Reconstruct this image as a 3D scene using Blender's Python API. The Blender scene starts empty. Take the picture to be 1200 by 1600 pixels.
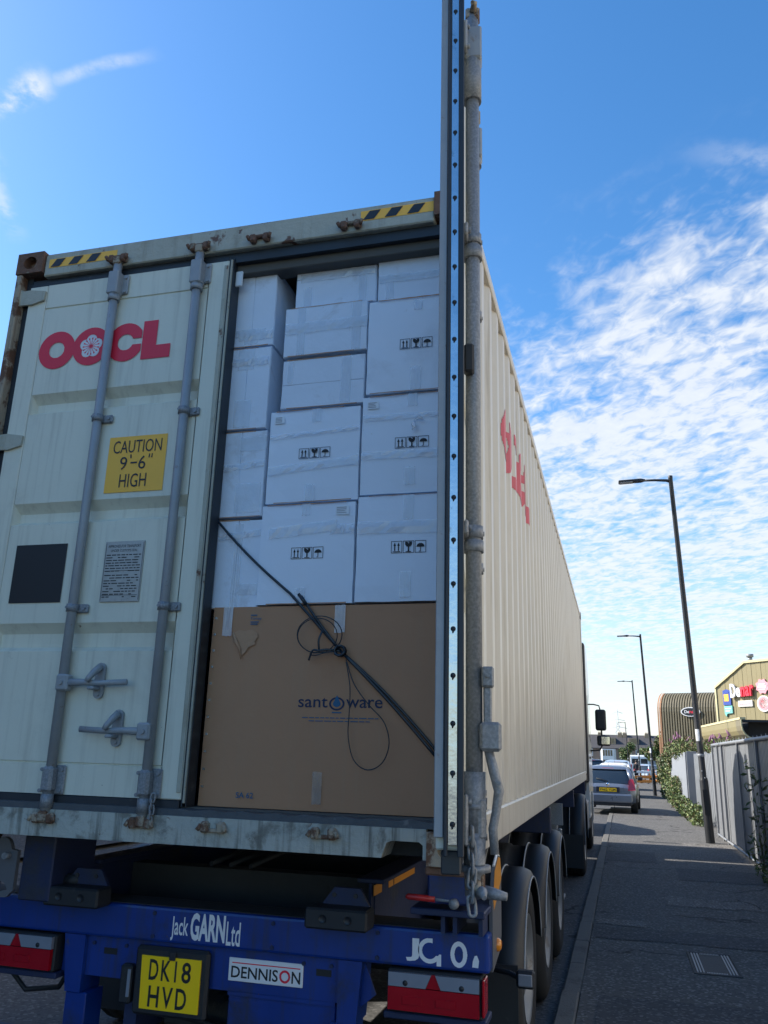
import bpy, bmesh, math, random
from mathutils import Vector, Matrix
random.seed(7)
S = bpy.context.scene
COL = S.collection
R = math.radians
PI = math.pi

# ------------------------------------------------------------------ camera
CAM = Vector((1.7625, -3.2064, 1.5899))
def cam_basis(pitch, yaw, roll):
    f = Vector((math.sin(yaw)*math.cos(pitch), math.cos(yaw)*math.cos(pitch), math.sin(pitch)))
    r = Vector((math.cos(yaw), -math.sin(yaw), 0)); u = r.cross(f)
    c, s = math.cos(roll), math.sin(roll)
    return c*r + s*u, -s*r + c*u, f
cr, cu, cf = cam_basis(0.282021, -0.274415, 0.028492)
cd = bpy.data.cameras.new('camera'); cam = bpy.data.objects.new('camera', cd); COL.objects.link(cam)
cd.sensor_fit = 'VERTICAL'; cd.sensor_height = 24.0; cd.sensor_width = 18.0
cd.lens = 1286.96/1600*24.0; cd.clip_start = 0.05; cd.clip_end = 3000
cam.matrix_world = Matrix(((cr.x, cu.x, -cf.x, CAM.x), (cr.y, cu.y, -cf.y, CAM.y), (cr.z, cu.z, -cf.z, CAM.z), (0, 0, 0, 1)))
S.camera = cam

# ------------------------------------------------------------------ exposure
S.view_settings.view_transform = 'Standard'; S.view_settings.look = 'None'
S.view_settings.exposure = 1.05; S.view_settings.gamma = 1.0; S.view_settings.use_curve_mapping = False

# ------------------------------------------------------------------ sun: from the left, a touch ahead of the lorry
SUN_EL = R(36.0); SUN_AZ = R(1.5)          # azimuth ahead of straight left
sdir = Vector((-math.cos(SUN_EL)*math.cos(SUN_AZ), math.cos(SUN_EL)*math.sin(SUN_AZ), math.sin(SUN_EL)))
ld = bpy.data.lights.new('sun', 'SUN'); ld.energy = 4.6; ld.angle = R(0.53); ld.color = (1.0, 0.94, 0.84)
lo = bpy.data.objects.new('sun', ld); COL.objects.link(lo)
lo.rotation_euler = sdir.to_track_quat('Z', 'Y').to_euler()

# ------------------------------------------------------------------ sky with clouds
W = bpy.data.worlds.new('World'); S.world = W; W.use_nodes = True
nt = W.node_tree; nt.nodes.clear()
def N(t, tree=None, **kw):
    n = (tree or nt).nodes.new(t)
    for k, v in kw.items(): setattr(n, k, v)
    return n
def setin(n, i, v, tree):
    if hasattr(v, 'is_output') or isinstance(v, bpy.types.NodeSocket): tree.links.new(v, n.inputs[i])
    else: n.inputs[i].default_value = v
def mth(op, a, b=0.0, c=None, tree=None, clamp=False):
    tree = tree or nt
    n = tree.nodes.new('ShaderNodeMath'); n.operation = op; n.use_clamp = clamp
    setin(n, 0, a, tree); setin(n, 1, b, tree)
    if c is not None: setin(n, 2, c, tree)
    return n.outputs[0]
def sstep(x, lo_, hi_, tree=None, o0=0.0, o1=1.0):
    tree = tree or nt
    n = tree.nodes.new('ShaderNodeMapRange'); n.interpolation_type = 'SMOOTHSTEP'
    setin(n, 0, x, tree); n.inputs[1].default_value = lo_; n.inputs[2].default_value = hi_
    n.inputs[3].default_value = o0; n.inputs[4].default_value = o1
    return n.outputs[0]
def noise(vec, scale, detail=4, rough=.55, dist=0.0, tree=None):
    tree = tree or nt
    n = tree.nodes.new('ShaderNodeTexNoise'); n.inputs['Scale'].default_value = scale
    n.inputs['Detail'].default_value = detail; n.inputs['Roughness'].default_value = rough
    n.inputs['Distortion'].default_value = dist
    if vec is not None: tree.links.new(vec, n.inputs['Vector'])
    return n.outputs[0]
def mixc(f, a, b, tree=None, mode='MIX'):
    tree = tree or nt
    n = tree.nodes.new('ShaderNodeMix'); n.data_type = 'RGBA'; n.blend_type = mode
    setin(n, 0, f, tree); setin(n, 6, a, tree); setin(n, 7, b, tree)
    return n.outputs[2]
sky = N('ShaderNodeTexSky'); sky.sky_type = 'NISHITA'; sky.sun_disc = False
sky.sun_elevation = SUN_EL; sky.sun_rotation = math.atan2(sdir.x, sdir.y)
sky.altitude = 50; sky.air_density = 1.0; sky.dust_density = 0.6; sky.ozone_density = 2.2
hs = N('ShaderNodeHueSaturation'); hs.inputs['Saturation'].default_value = 1.30; hs.inputs['Value'].default_value = .86
nt.links.new(sky.outputs[0], hs.inputs['Color'])
tc = N('ShaderNodeTexCoord'); sep = N('ShaderNodeSeparateXYZ'); nt.links.new(tc.outputs['Generated'], sep.inputs[0])
dx, dy, dz = sep.outputs
zc = mth('MAXIMUM', dz, 0.03)
u = mth('DIVIDE', dx, mth('ADD', zc, .03)); v = mth('DIVIDE', dy, mth('ADD', zc, .03))
def vec3(a, b, c=0.0, tree=None):
    tree = tree or nt
    n = tree.nodes.new('ShaderNodeCombineXYZ'); setin(n, 0, a, tree); setin(n, 1, b, tree); setin(n, 2, c, tree); return n.outputs[0]
# rows of altocumulus running a little across the view
ra = mth('ADD', mth('MULTIPLY', u, .86), mth('MULTIPLY', v, .50)); rb = mth('SUBTRACT', mth('MULTIPLY', v, .86), mth('MULTIPLY', u, .50))
n_big = noise(vec3(u, v, 3.1), 1.3, 3, .5, .3)
n_row = noise(vec3(mth('MULTIPLY', ra, 4.6), mth('MULTIPLY', rb, 3.6), .7), 1.0, 3, .55, .8)
n_cell = noise(vec3(mth('MULTIPLY', ra, 22.0), mth('MULTIPLY', rb, 14.0), 1.7), 1.0, 3, .6, .4)
fleck = mth('ADD', mth('MULTIPLY', n_row, .50), mth('MULTIPLY', n_cell, .50))
# cover grows to the horizon and to the right of the road
cov = mth('ADD', mth('MULTIPLY', dz, -1.0), mth('MULTIPLY', dx, .30))
cov = mth('ADD', cov, mth('MULTIPLY', mth('SUBTRACT', n_big, .5), .16))
cov = mth('ADD', cov, mth('MULTIPLY', mth('MULTIPLY', dx, dx), -.05))
ahead = sstep(mth('ADD', mth('MULTIPLY', dy, .75), mth('MULTIPLY', dx, .66)), .0, .5)
mask = mth('MULTIPLY', sstep(cov, -.615, -.44), ahead)
dens = sstep(mth('ADD', fleck, mth('MULTIPLY', mask, .24)), .53, .88)
dens = mth('MULTIPLY', dens, mask)
veil = mth('MULTIPLY', sstep(dz, .36, .02, o0=0.0, o1=.62), mth('ADD', .05, mth('MULTIPLY', ahead, .95)))
dens = mth('MAXIMUM', dens, mth('MULTIPLY', veil, mth('ADD', .55, mth('MULTIPLY', n_row, .8))))
# thin high wisps towards the left
def wisp(c, ax, half_l, half_w, seed):
    px_ = mth('SUBTRACT', u, c[0]); py_ = mth('SUBTRACT', v, c[1])
    n1 = noise(vec3(u, v, seed), 5.5, 4, .6)
    al = mth('ADD', mth('MULTIPLY', px_, ax[0]), mth('MULTIPLY', py_, ax[1]))
    ac = mth('SUBTRACT', mth('MULTIPLY', py_, ax[0]), mth('MULTIPLY', px_, ax[1]))
    ac = mth('ADD', ac, mth('MULTIPLY', mth('SUBTRACT', n1, .5), half_w*2.2))
    m = mth('MULTIPLY', sstep(mth('ABSOLUTE', al), half_l, half_l*.3), sstep(mth('ABSOLUTE', ac), half_w, half_w*.1))
    n2 = noise(vec3(mth('MULTIPLY', u, 4.0), mth('MULTIPLY', v, 4.0), seed+2), 3.0, 5, .62)
    return mth('MULTIPLY', m, sstep(n2, .36, .62))
for c, ax, hl, hw, k, sd in (((-.84, .85), (.97, -.24), .09, .032, .95, 4.2), ((-.70, .835), (.99, -.05), .12, .018, .4, 9.1), ((-1.03, 1.04), (.5, -.87), .16, .035, .45, 6.3),
                             ((-1.35, .55), (.9, .4), .5, .08, .6, 2.2), ((.4, 1.28), (.9, .3), .3, .05, .28, 12.5)):
    dens = mth('MAXIMUM', dens, mth('MULTIPLY', wisp(c, ax, hl, hw, sd), k))
dens = mth('MULTIPLY', dens, sstep(dz, -.02, .02))
shade = mixc(n_cell, (2.5, 2.75, 3.1, 1), (3.55, 3.57, 3.55, 1))
skyc = mixc(mth('MINIMUM', dens, .84), hs.outputs[0], shade)
bg = N('ShaderNodeBackground'); bg.inputs['Strength'].default_value = 0.15
wo = N('ShaderNodeOutputWorld'); nt.links.new(skyc, bg.inputs[0]); nt.links.new(bg.outputs[0], wo.inputs[0])

# ------------------------------------------------------------------ materials
MATS = {}
def M(name, col, rough=.6, metal=0.0, var=.12, vs=5.0, dirt=None, streak=None, bump=0.0, bs=60.0, spec=.5, coat=0.0, grain=None):
    """procedural material. dirt=(colour, scale, threshold, width); streak=(colour, amount)"""
    if name in MATS: return MATS[name]
    m = bpy.data.materials.new(name); m.use_nodes = True; t = m.node_tree
    b = t.nodes['Principled BSDF']
    tcn = t.nodes.new('ShaderNodeTexCoord'); co = tcn.outputs['Object']
    c = (*col, 1)
    n1 = noise(co, vs, 5, .6, 0, t)
    colr = mixc(n1, tuple(x*(1-var) for x in col)+(1,), tuple(min(1, x*(1+var)) for x in col)+(1,), t)
    if grain:
        g = noise(co, grain[0], 2, .5, 0, t)
        colr = mixc(sstep(g, .35, .7, t), colr, tuple(grain[1])+(1,), t)
    rgh = mth('ADD', rough-.08, mth('MULTIPLY', n1, .16, tree=t), tree=t)
    if streak:
        mp = t.nodes.new('ShaderNodeMapping'); mp.inputs['Scale'].default_value = (22, 22, 1.1); t.links.new(co, mp.inputs[0])
        n2 = noise(mp.outputs[0], 1.0, 5, .65, 0, t)
        colr = mixc(mth('MULTIPLY', sstep(n2, .48, .72, t), streak[1], tree=t), colr, tuple(streak[0])+(1,), t)
    for d in (dirt or []):
        n3 = noise(co, d[1], 7, .68, .3, t)
        k = sstep(n3, d[2], d[2]+d[3], t)
        colr = mixc(mth('MULTIPLY', k, d[4] if len(d) > 4 else .9, tree=t), colr, tuple(d[0])+(1,), t)
    t.links.new(colr, b.inputs['Base Color']); t.links.new(rgh, b.inputs['Roughness'])
    b.inputs['Metallic'].default_value = metal
    b.inputs['Specular IOR Level'].default_value = spec
    if coat: b.inputs['Coat Weight'].default_value = coat; b.inputs['Coat Roughness'].default_value = .08
    if bump:
        n4 = noise(co, bs, 4, .6, 0, t)
        bp = t.nodes.new('ShaderNodeBump'); bp.inputs['Strength'].default_value = bump; bp.inputs['Distance'].default_value = .02
        t.links.new(n4, bp.inputs['Height']); t.links.new(bp.outputs[0], b.inputs['Normal'])
    MATS[name] = m
    return m
RUST = (.12, .052, .026)
paint = M('container_paint', (.70, .685, .565), .42, var=.06, vs=2.2, dirt=[(RUST, 26, .70, .03, .85), ((.09, .07, .05), 44, .715, .02, .85), ((.46, .44, .37), 1.4, .5, .3, .5), ((.40, .38, .31), 3.2, .56, .25, .4), ((.28, .26, .21), 11, .66, .08, .5)], streak=((.38, .355, .28), .35), bump=.16, bs=5)
paint_old = M('container_frame_paint', (.43, .42, .34), .55, var=.12, vs=4, dirt=[((.30, .27, .2), 5, .5, .2, .7), (RUST, 9, .60, .06, .95)], streak=((.2, .16, .11), .5), bump=.25, bs=40)
paint_sill = M('sill_paint', (.42, .43, .38), .55, var=.15, vs=5, dirt=[((.15, .145, .12), 5.5, .50, .14, .85), (RUST, 14, .64, .05, .8), ((.05, .05, .045), 3.2, .60, .12, .7)], streak=((.06, .055, .04), .9), bump=.25, bs=40)
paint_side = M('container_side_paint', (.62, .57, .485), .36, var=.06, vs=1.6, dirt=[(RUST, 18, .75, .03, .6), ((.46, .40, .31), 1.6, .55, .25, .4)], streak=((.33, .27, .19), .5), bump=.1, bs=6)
rusty = M('rusty_steel', (.16, .085, .055), .8, var=.35, vs=14, dirt=[((.30, .27, .2), 11, .56, .1, .8)], bump=.4, bs=50)
rust_edge = M('rusted_post_paint', (.36, .30, .22), .7, var=.25, vs=8, dirt=[(RUST, 7, .47, .09, .95)], streak=((.14, .075, .045), .8), bump=.3, bs=50)
galv = M('galvanised_steel', (.215, .225, .24), .55, metal=.3, var=.22, vs=22, dirt=[((.25, .2, .15), 10, .66, .1, .5)], bump=.12, bs=70, grain=(120, (.30, .31, .325)))
galv_rod = M('painted_lock_rod', (.31, .325, .34), .5, metal=.1, var=.18, vs=16, dirt=[((.24, .2, .16), 18, .63, .06, .7)], bump=.08, bs=60)
bright = M('bright_steel_strip', (.62, .65, .68), .22, metal=.95, var=.2, vs=7, dirt=[((.3, .28, .26), 16, .62, .08, .5)], bump=.08, bs=12)
rubber = M('black_rubber', (.016, .018, .022), .62, var=.3, vs=8, dirt=[((.09, .09, .085), 12, .6, .15, .5)])
gasket = M('door_gasket', (.022, .028, .036), .5, var=.3, vs=8, dirt=[((.1, .1, .1), 9, .62, .1, .5)])
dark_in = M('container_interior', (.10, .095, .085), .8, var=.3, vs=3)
red_m = M('red_logo_film', (.74, .022, .055), .45, var=.06, vs=8, dirt=[((.42, .3, .27), 40, .74, .03, .7)])
yellow_m = M('yellow_film', (.95, .50, .06), .5, var=.06, vs=6)
black_m = M('black_film', (.012, .014, .018), .45, var=.1)
ink_m = M('black_ink', (.02, .022, .026), .7, var=.1)
plate_m = M('data_plate_metal', (.40, .40, .38), .45, metal=.6, var=.25, vs=30, dirt=[((.2, .19, .17), 40, .6, .1, .6)])
dummy_ = None
white_film = M('white_film', (.74, .75, .76), .45, var=.05, dirt=[((.4, .4, .42), 30, .66, .06, .6)])
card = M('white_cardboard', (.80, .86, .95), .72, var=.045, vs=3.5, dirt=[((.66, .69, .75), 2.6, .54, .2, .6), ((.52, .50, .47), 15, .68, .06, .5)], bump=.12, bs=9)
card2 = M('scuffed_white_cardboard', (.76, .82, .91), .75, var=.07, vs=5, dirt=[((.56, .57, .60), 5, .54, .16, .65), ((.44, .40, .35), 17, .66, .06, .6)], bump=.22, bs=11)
kraft = M('brown_cardboard', (.47, .245, .132), .78, var=.09, vs=3, dirt=[((.40, .19, .095), 2.2, .52, .2, .7), ((.52, .33, .2), 9, .66, .1, .5)], streak=((.44, .26, .15), .35), bump=.05, bs=30)
kraft_torn = M('torn_brown_cardboard', (.50, .285, .165), .85, var=.15, vs=12, bump=.2, bs=40)
tape_m = M('clear_tape', (.80, .82, .86), .12, var=.12, vs=14, bump=.5, bs=14, coat=1.0)
tape_k = M('clear_tape_on_brown', (.42, .40, .37), .15, var=.25, vs=22, bump=.4, bs=30, coat=.8)
label_m = M('paper_label', (.80, .84, .88), .5, var=.03)
strap_m = M('dark_blue_strapping', (.012, .022, .034), .35, var=.3, vs=30)
ink_blue = M('dark_blue_ink', (.018, .03, .075), .7, var=.1)
ink_teal = M('teal_ink', (.03, .12, .22), .7, var=.1)
blue_m = M('blue_chassis_paint', (.003, .034, .215), .38, var=.25, vs=4, streak=((.03, .035, .05), .6), dirt=[((.022, .028, .05), 3, .50, .18, .8), ((.06, .05, .042), 18, .64, .08, .8), ((.10, .055, .03), 34, .675, .04, .85)], bump=.03, bs=9, coat=.25)
blue_dirty = M('grimy_blue_paint', (.012, .022, .07), .6, var=.3, vs=5, dirt=[((.03, .03, .03), 4, .5, .2, .8)], bump=.1, bs=30)
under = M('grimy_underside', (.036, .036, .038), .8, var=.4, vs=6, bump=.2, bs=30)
greyplate = M('grey_side_plate', (.11, .113, .125), .5, var=.2, vs=5, dirt=[((.1, .1, .1), 6, .55, .15, .6)])
orange_tape = M('orange_reflective_tape', (.62, .26, .03), .4, var=.12, vs=14)
amber = M('amber_lens', (.75, .25, .02), .2, var=.05, coat=.5)
red_lens = M('red_lens', (.36, .002, .010), .2, var=.15, vs=12, coat=.35)
clear_lens = M('clear_lens', (.22, .24, .28), .15, var=.15, vs=10, coat=.9)
plate_y = M('yellow_number_plate', (1.0, .63, .004), .35, var=.04, coat=.4)
tyre_m = M('tyre_rubber', (.022, .021, .020), .8, var=.25, vs=10, dirt=[((.06, .055, .05), 6, .55, .2, .6)])
rim_m = M('steel_rim', (.24, .25, .26), .45, metal=.5, var=.2, vs=8, dirt=[((.15, .13, .12), 7, .58, .1, .7)])
fender_m = M('plastic_mudguard', (.017, .019, .023), .5, var=.25, vs=6, dirt=[((.05, .048, .046), 7, .55, .2, .55)])
white_cab = M('white_cab_paint', (.66, .67, .66), .3, var=.05, coat=.5)
chrome = M('mirror_glass', (.75, .78, .8), .06, metal=1.0, var=.02)
red_p = M('red_handle_paint', (.42, .02, .02), .4, var=.2, vs=20)
lamp_m = M('black_lamp_paint', (.010, .012, .016), .5, var=.2, vs=5, dirt=[((.05, .05, .05), 9, .62, .1, .5)])
fence_m = M('grey_steel_fence', (.19, .20, .215), .5, metal=.1, var=.12, vs=3, dirt=[((.12, .12, .115), 2.4, .52, .2, .6), ((.14, .085, .05), 15, .70, .06, .7)], streak=((.29, .30, .31), .6), bump=.04, bs=12)
fence_l = M('pale_grey_fence_boards', (.22, .235, .26), .55, var=.12, vs=4, streak=((.26, .27, .29), .4))
clad = M('olive_cladding', (.235, .195, .095), .5, var=.1, vs=.8, streak=((.2, .17, .09), .3))
clad_b = M('brown_cladding', (.17, .145, .09), .5, var=.12, vs=1.2, streak=((.17, .14, .09), .4))
clad_edge = M('cream_cladding_trim', (.55, .48, .27), .5, var=.08)
clad_rust = M('rusty_cladding_edge', (.36, .19, .10), .6, var=.2, vs=3)
glass_m = M('dark_car_glass', (.02, .028, .036), .06, var=.1, spec=.8, coat=.6)
carblue = M('silver_blue_car_paint', (.17, .20, .25), .3, metal=.45, var=.04, coat=.7)
carwhite = M('white_car_paint', (.70, .71, .72), .3, var=.03, coat=.6)
carpale = M('pale_blue_car_paint', (.38, .47, .56), .3, metal=.2, var=.03, coat=.6)
cardark = M('dark_car_paint', (.025, .03, .045), .25, var=.05, coat=.6)
redlight = M('car_lamp_red', (.50, .02, .035), .2, var=.05, coat=.6)
brick_m = M('stock_brick', (.24, .17, .13), .8, var=.2, vs=9, bump=.2, bs=30)
roof_m = M('slate_roof', (.062, .058, .060), .75, var=.25, vs=3, bump=.2, bs=12)
render_m = M('white_render', (.72, .71, .68), .7, var=.05)
tan_m = M('tan_brick', (.36, .26, .16), .8, var=.15, vs=5)
skin_m = M('skin', (.28, .17, .12), .6, var=.08)
coat_m = M('dark_coat', (.015, .016, .022), .8, var=.2)
trou_m = M('maroon_trousers', (.10, .015, .02), .8, var=.2)
hair_m = M('dark_hair', (.012, .010, .009), .6, var=.2)
orange_b = M('orange_plastic', (.75, .25, .04), .45, var=.1)
leafm = [M('leaf_dark', (.045, .08, .02), .55, var=.35, vs=3), M('leaf_mid', (.075, .12, .028), .55, var=.3, vs=3), M('leaf_pale', (.20, .235, .075), .55, var=.3, vs=3), M('leaf_dry', (.13, .095, .045), .7, var=.3, vs=3)]
flower_m = M('purple_flower', (.20, .085, .15), .7, var=.3, vs=6)
stem_m = M('brown_stem', (.09, .065, .04), .8, var=.3, vs=9)
iron_m = M('cast_iron', (.035, .037, .04), .7, metal=.15, var=.3, vs=18, dirt=[((.02, .02, .02), 30, .55, .15, .7)], bump=.2, bs=50)
iron_w = M('worn_cast_iron', (.27, .275, .28), .5, metal=.2, var=.25, vs=30)
kerb_m = M('concrete_kerb', (.105, .10, .09), .85, var=.22, vs=3, dirt=[((.06, .058, .052), 4, .50, .2, .8)], bump=.3, bs=50, grain=(160, (.15, .142, .127)))
def tarmac(name, a, b_, patch, speck):
    m = bpy.data.materials.new(name); m.use_nodes = True; t = m.node_tree; bs = t.nodes['Principled BSDF']
    tcn = t.nodes.new('ShaderNodeTexCoord'); co = tcn.outputs['Object']
    c = mixc(noise(co, 1.1, 5, .65, .2, t), a+(1,), b_+(1,), t)
    c = mixc(mth('MULTIPLY', sstep(noise(co, .45, 4, .6, .6, t), .5, .66, t), .7, tree=t), c, patch+(1,), t)
    vo = t.nodes.new('ShaderNodeTexVoronoi'); vo.inputs['Scale'].default_value = 55; t.links.new(co, vo.inputs['Vector'])
    wn = t.nodes.new('ShaderNodeTexWhiteNoise'); t.links.new(vo.outputs['Position'], wn.inputs['Vector'])
    c = mixc(mth('MULTIPLY', sstep(wn.outputs[0], .74, .97, t), .85, tree=t), c, speck+(1,), t)
    c = mixc(mth('MULTIPLY', sstep(wn.outputs[0], .3, .0, t), .45, tree=t), c, (.02, .02, .02, 1), t)
    # hairline cracks
    v2 = t.nodes.new('ShaderNodeTexVoronoi'); v2.feature = 'DISTANCE_TO_EDGE'; v2.inputs['Scale'].default_value = .55
    wv = t.nodes.new('ShaderNodeVectorMath'); wv.operation = 'ADD'
    nn = t.nodes.new('ShaderNodeTexNoise'); nn.inputs['Scale'].default_value = 2.2; nn.inputs['Detail'].default_value = 5; t.links.new(co, nn.inputs['Vector'])
    sc = t.nodes.new('ShaderNodeVectorMath'); sc.operation = 'SCALE'; sc.inputs[3].default_value = .7; t.links.new(nn.outputs[1], sc.inputs[0])
    t.links.new(co, wv.inputs[0]); t.links.new(sc.outputs[0], wv.inputs[1]); t.links.new(wv.outputs[0], v2.inputs['Vector'])
    crack = mth('MULTIPLY', sstep(v2.outputs['Distance'], .016, .004, t), sstep(noise(co, .8, 2, .5, 0, t), .5, .6, t), tree=t)
    c = mixc(mth('MULTIPLY', crack, .8, tree=t), c, (.012, .012, .012, 1), t)
    t.links.new(c, bs.inputs['Base Color']); bs.inputs['Roughness'].default_value = .88; bs.inputs['Specular IOR Level'].default_value = .3
    bp = t.nodes.new('ShaderNodeBump'); bp.inputs['Strength'].default_value = .7; bp.inputs['Distance'].default_value = .006
    t.links.new(mth('SUBTRACT', wn.outputs[0], mth('MULTIPLY', crack, 2.0, tree=t), tree=t), bp.inputs['Height']); t.links.new(bp.outputs[0], bs.inputs['Normal'])
    return m
pave_m = tarmac('pavement_tarmac', (.074, .071, .067), (.124, .119, .112), (.095, .088, .08), (.22, .212, .20))
road_m = tarmac('road_tarmac', (.062, .061, .062), (.098, .096, .095), (.055, .054, .055), (.15, .148, .145))
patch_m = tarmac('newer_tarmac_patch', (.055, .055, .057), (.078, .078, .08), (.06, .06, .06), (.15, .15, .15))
patch_p = tarmac('pale_tarmac', (.11, .104, .096), (.15, .14, .128), (.13, .118, .106), (.32, .30, .28))
yard_m = tarmac('yard_ground', (.10, .095, .085), (.14, .13, .11), (.12, .11, .09), (.2, .2, .18))

# ------------------------------------------------------------------ mesh helpers
for mt_, al in ((tape_m, .5), (tape_k, .42)): mt_.node_tree.nodes['Principled BSDF'].inputs['Alpha'].default_value = al
class MB:
    def __init__(s): s.bm = bmesh.new(); s.mi = 0
    def face(s, co, smooth=False):
        vs = [s.bm.verts.new(c) for c in co]
        try: f = s.bm.faces.new(vs)
        except ValueError: return
        f.material_index = s.mi; f.smooth = smooth; return f
    def box(s, x0, x1, y0, y1, z0, z1, bev=0.0, mat=None, seg=1):
        t = bmesh.new()
        bmesh.ops.create_cube(t, size=1.0)
        for v in t.verts:
            v.co = Vector(((x0+x1)/2 + v.co.x*(x1-x0), (y0+y1)/2 + v.co.y*(y1-y0), (z0+z1)/2 + v.co.z*(z1-z0)))
        if bev: bmesh.ops.bevel(t, geom=list(t.edges), offset=bev, segments=seg, profile=.5, affect='EDGES')
        s.merge(t, mat); return s
    def merge(s, t, mat=None):
        mp = {}
        for v in t.verts: mp[v] = s.bm.verts.new(mat @ v.co if mat else v.co)
        for f in t.faces:
            g = s.bm.faces.new([mp[v] for v in f.verts]); g.material_index = s.mi; g.smooth = f.smooth
        t.free()
    def tube(s, pts, r, n=8, cap=True, flat=None):
        pts = [Vector(p) for p in pts]; rs = r if isinstance(r, (list, tuple)) else [r]*len(pts)
        rings = []; up = None
        for i, p in enumerate(pts):
            d = (pts[min(i+1, len(pts)-1)] - pts[max(i-1, 0)])
            if d.length < 1e-9: d = Vector((0, 0, 1))
            d.normalize()
            if up is None:
                up = Vector((0, -1, 0)) if abs(d.y) < .9 else Vector((1, 0, 0))
            up = (up - d*up.dot(d)); up.normalize(); sd = d.cross(up)
            a, b = (rs[i], rs[i]) if not flat else (rs[i], rs[i]*flat)
            rings.append([s.bm.verts.new(p + sd*(a*math.cos(2*PI*k/n)) + up*(b*math.sin(2*PI*k/n))) for k in range(n)])
        for a, b in zip(rings, rings[1:]):
            for k in range(n):
                f = s.bm.faces.new((a[k], a[(k+1) % n], b[(k+1) % n], b[k])); f.smooth = True; f.material_index = s.mi
        if cap:
            for ring in (rings[0][::-1], rings[-1]):
                f = s.bm.faces.new(ring); f.material_index = s.mi
        return s
    def cyl(s, p0, p1, r0, r1=None, n=16): return s.tube([p0, p1], [r0, r0 if r1 is None else r1], n)
    def lathe(s, prof, o, axis='X', n=32, a0=0.0, a1=2*PI):
        full = abs(a1-a0) > 2*PI-1e-6
        m = n if full else n+1
        rings = []
        for k in range(m):
            a = a0 + (a1-a0)*k/n; c, sn = math.cos(a), math.sin(a)
            ring = []
            for r, h in prof:
                if axis == 'X': p = (o[0]+h, o[1]+r*c, o[2]+r*sn)
                elif axis == 'Y': p = (o[0]+r*c, o[1]+h, o[2]+r*sn)
                else: p = (o[0]+r*c, o[1]+r*sn, o[2]+h)
                ring.append(s.bm.verts.new(p))
            rings.append(ring)
        for k in range(n):
            a, b = rings[k], rings[(k+1) % m]
            for j in range(len(prof)-1):
                f = s.bm.faces.new((a[j], a[j+1], b[j+1], b[j])); f.smooth = True; f.material_index = s.mi
        return s
    def prism(s, poly, P, w0, w1):
        """poly of (u,v); P(u,v,w) -> point"""
        a = [s.bm.verts.new(P(u_, v_, w0)) for u_, v_ in poly]; b = [s.bm.verts.new(P(u_, v_, w1)) for u_, v_ in poly]
        n = len(poly)
        for f in (s.bm.faces.new(a[::-1]), s.bm.faces.new(b)): f.material_index = s.mi
        for k in range(n):
            f = s.bm.faces.new((a[k], a[(k+1) % n], b[(k+1) % n], b[k])); f.material_index = s.mi
        return s
    def sheet(s, rows, smooth=False):
        vr = [[s.bm.verts.new(p) for p in row] for row in rows]
        for a, b in zip(vr, vr[1:]):
            for k in range(len(a)-1):
                f = s.bm.faces.new((a[k], a[k+1], b[k+1], b[k])); f.smooth = smooth; f.material_index = s.mi
        return s
    def strips(s, inside, u0, u1, v0, v1, P, step=.004, dv=.002):
        nu = max(1, int(round((u1-u0)/step))); nv = max(1, int(round((v1-v0)/dv)))
        for i in range(nu):
            ua = u0+(u1-u0)*i/nu; ub = u0+(u1-u0)*(i+1)/nu; um = (ua+ub)/2
            st = None
            for j in range(nv+1):
                vv = v0+(v1-v0)*(j+.5)/nv
                ins = j < nv and inside(um, vv)
                if ins and st is None: st = v0+(v1-v0)*j/nv
                if not ins and st is not None:
                    en = v0+(v1-v0)*j/nv
                    s.face([P(ua, st), P(ub, st), P(ub, en), P(ua, en)]); st = None
        return s
    def mesh(s, name, mats, recalc=True):
        if recalc: bmesh.ops.recalc_face_normals(s.bm, faces=list(s.bm.faces))
        me = bpy.data.meshes.new(name); s.bm.to_mesh(me); s.bm.free()
        for m in (mats if isinstance(mats, (list, tuple)) else [mats]): me.materials.append(m)
        return me

def link(name, me, parent=None, label=None, cat=None, group=None, kind=None):
    o = bpy.data.objects.new(name, me); COL.objects.link(o)
    if parent is not None:
        o.parent = parent
        if parent.get('_off'): o.matrix_parent_inverse = Matrix.Translation(-Vector(parent['_off']))
    if label: o['label'] = label
    if cat: o['category'] = cat
    if group: o['group'] = group
    if kind: o['kind'] = kind
    return o
def obj(name, mb, mats, parent=None, recalc=True, **kw): return link(name, mb.mesh(name, mats, recalc), parent, **kw)
def bx(name, mats, parent, x0, x1, y0, y1, z0, z1, bev=0.0, **kw): return obj(name, MB().box(x0, x1, y0, y1, z0, z1, bev), mats, parent, **kw)
def thing(name, label, cat, loc=(0, 0, 0), group=None, world=True):
    """an Empty at the thing's base; with world=True its parts are modelled in world coordinates"""
    o = bpy.data.objects.new(name, None); COL.objects.link(o); o.location = loc; o.empty_display_size = .2
    o['label'] = label; o['category'] = cat
    if group: o['group'] = group
    if world and Vector(loc).length > 0: o['_off'] = list(loc)
    return o
def kids(o): return [c for c in bpy.data.objects if c.parent == o]
def dup(root, loc, rz=None, label=None):
    r = root.copy(); COL.objects.link(r); r.location = loc
    if rz is not None: r.rotation_euler = (root.rotation_euler.x, root.rotation_euler.y, rz)
    if label: r['label'] = label
    for ch in kids(root):
        c = ch.copy(); COL.objects.link(c); c.parent = r
        for g in kids(ch):
            d = g.copy(); COL.objects.link(d); d.parent = c
    return r
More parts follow.
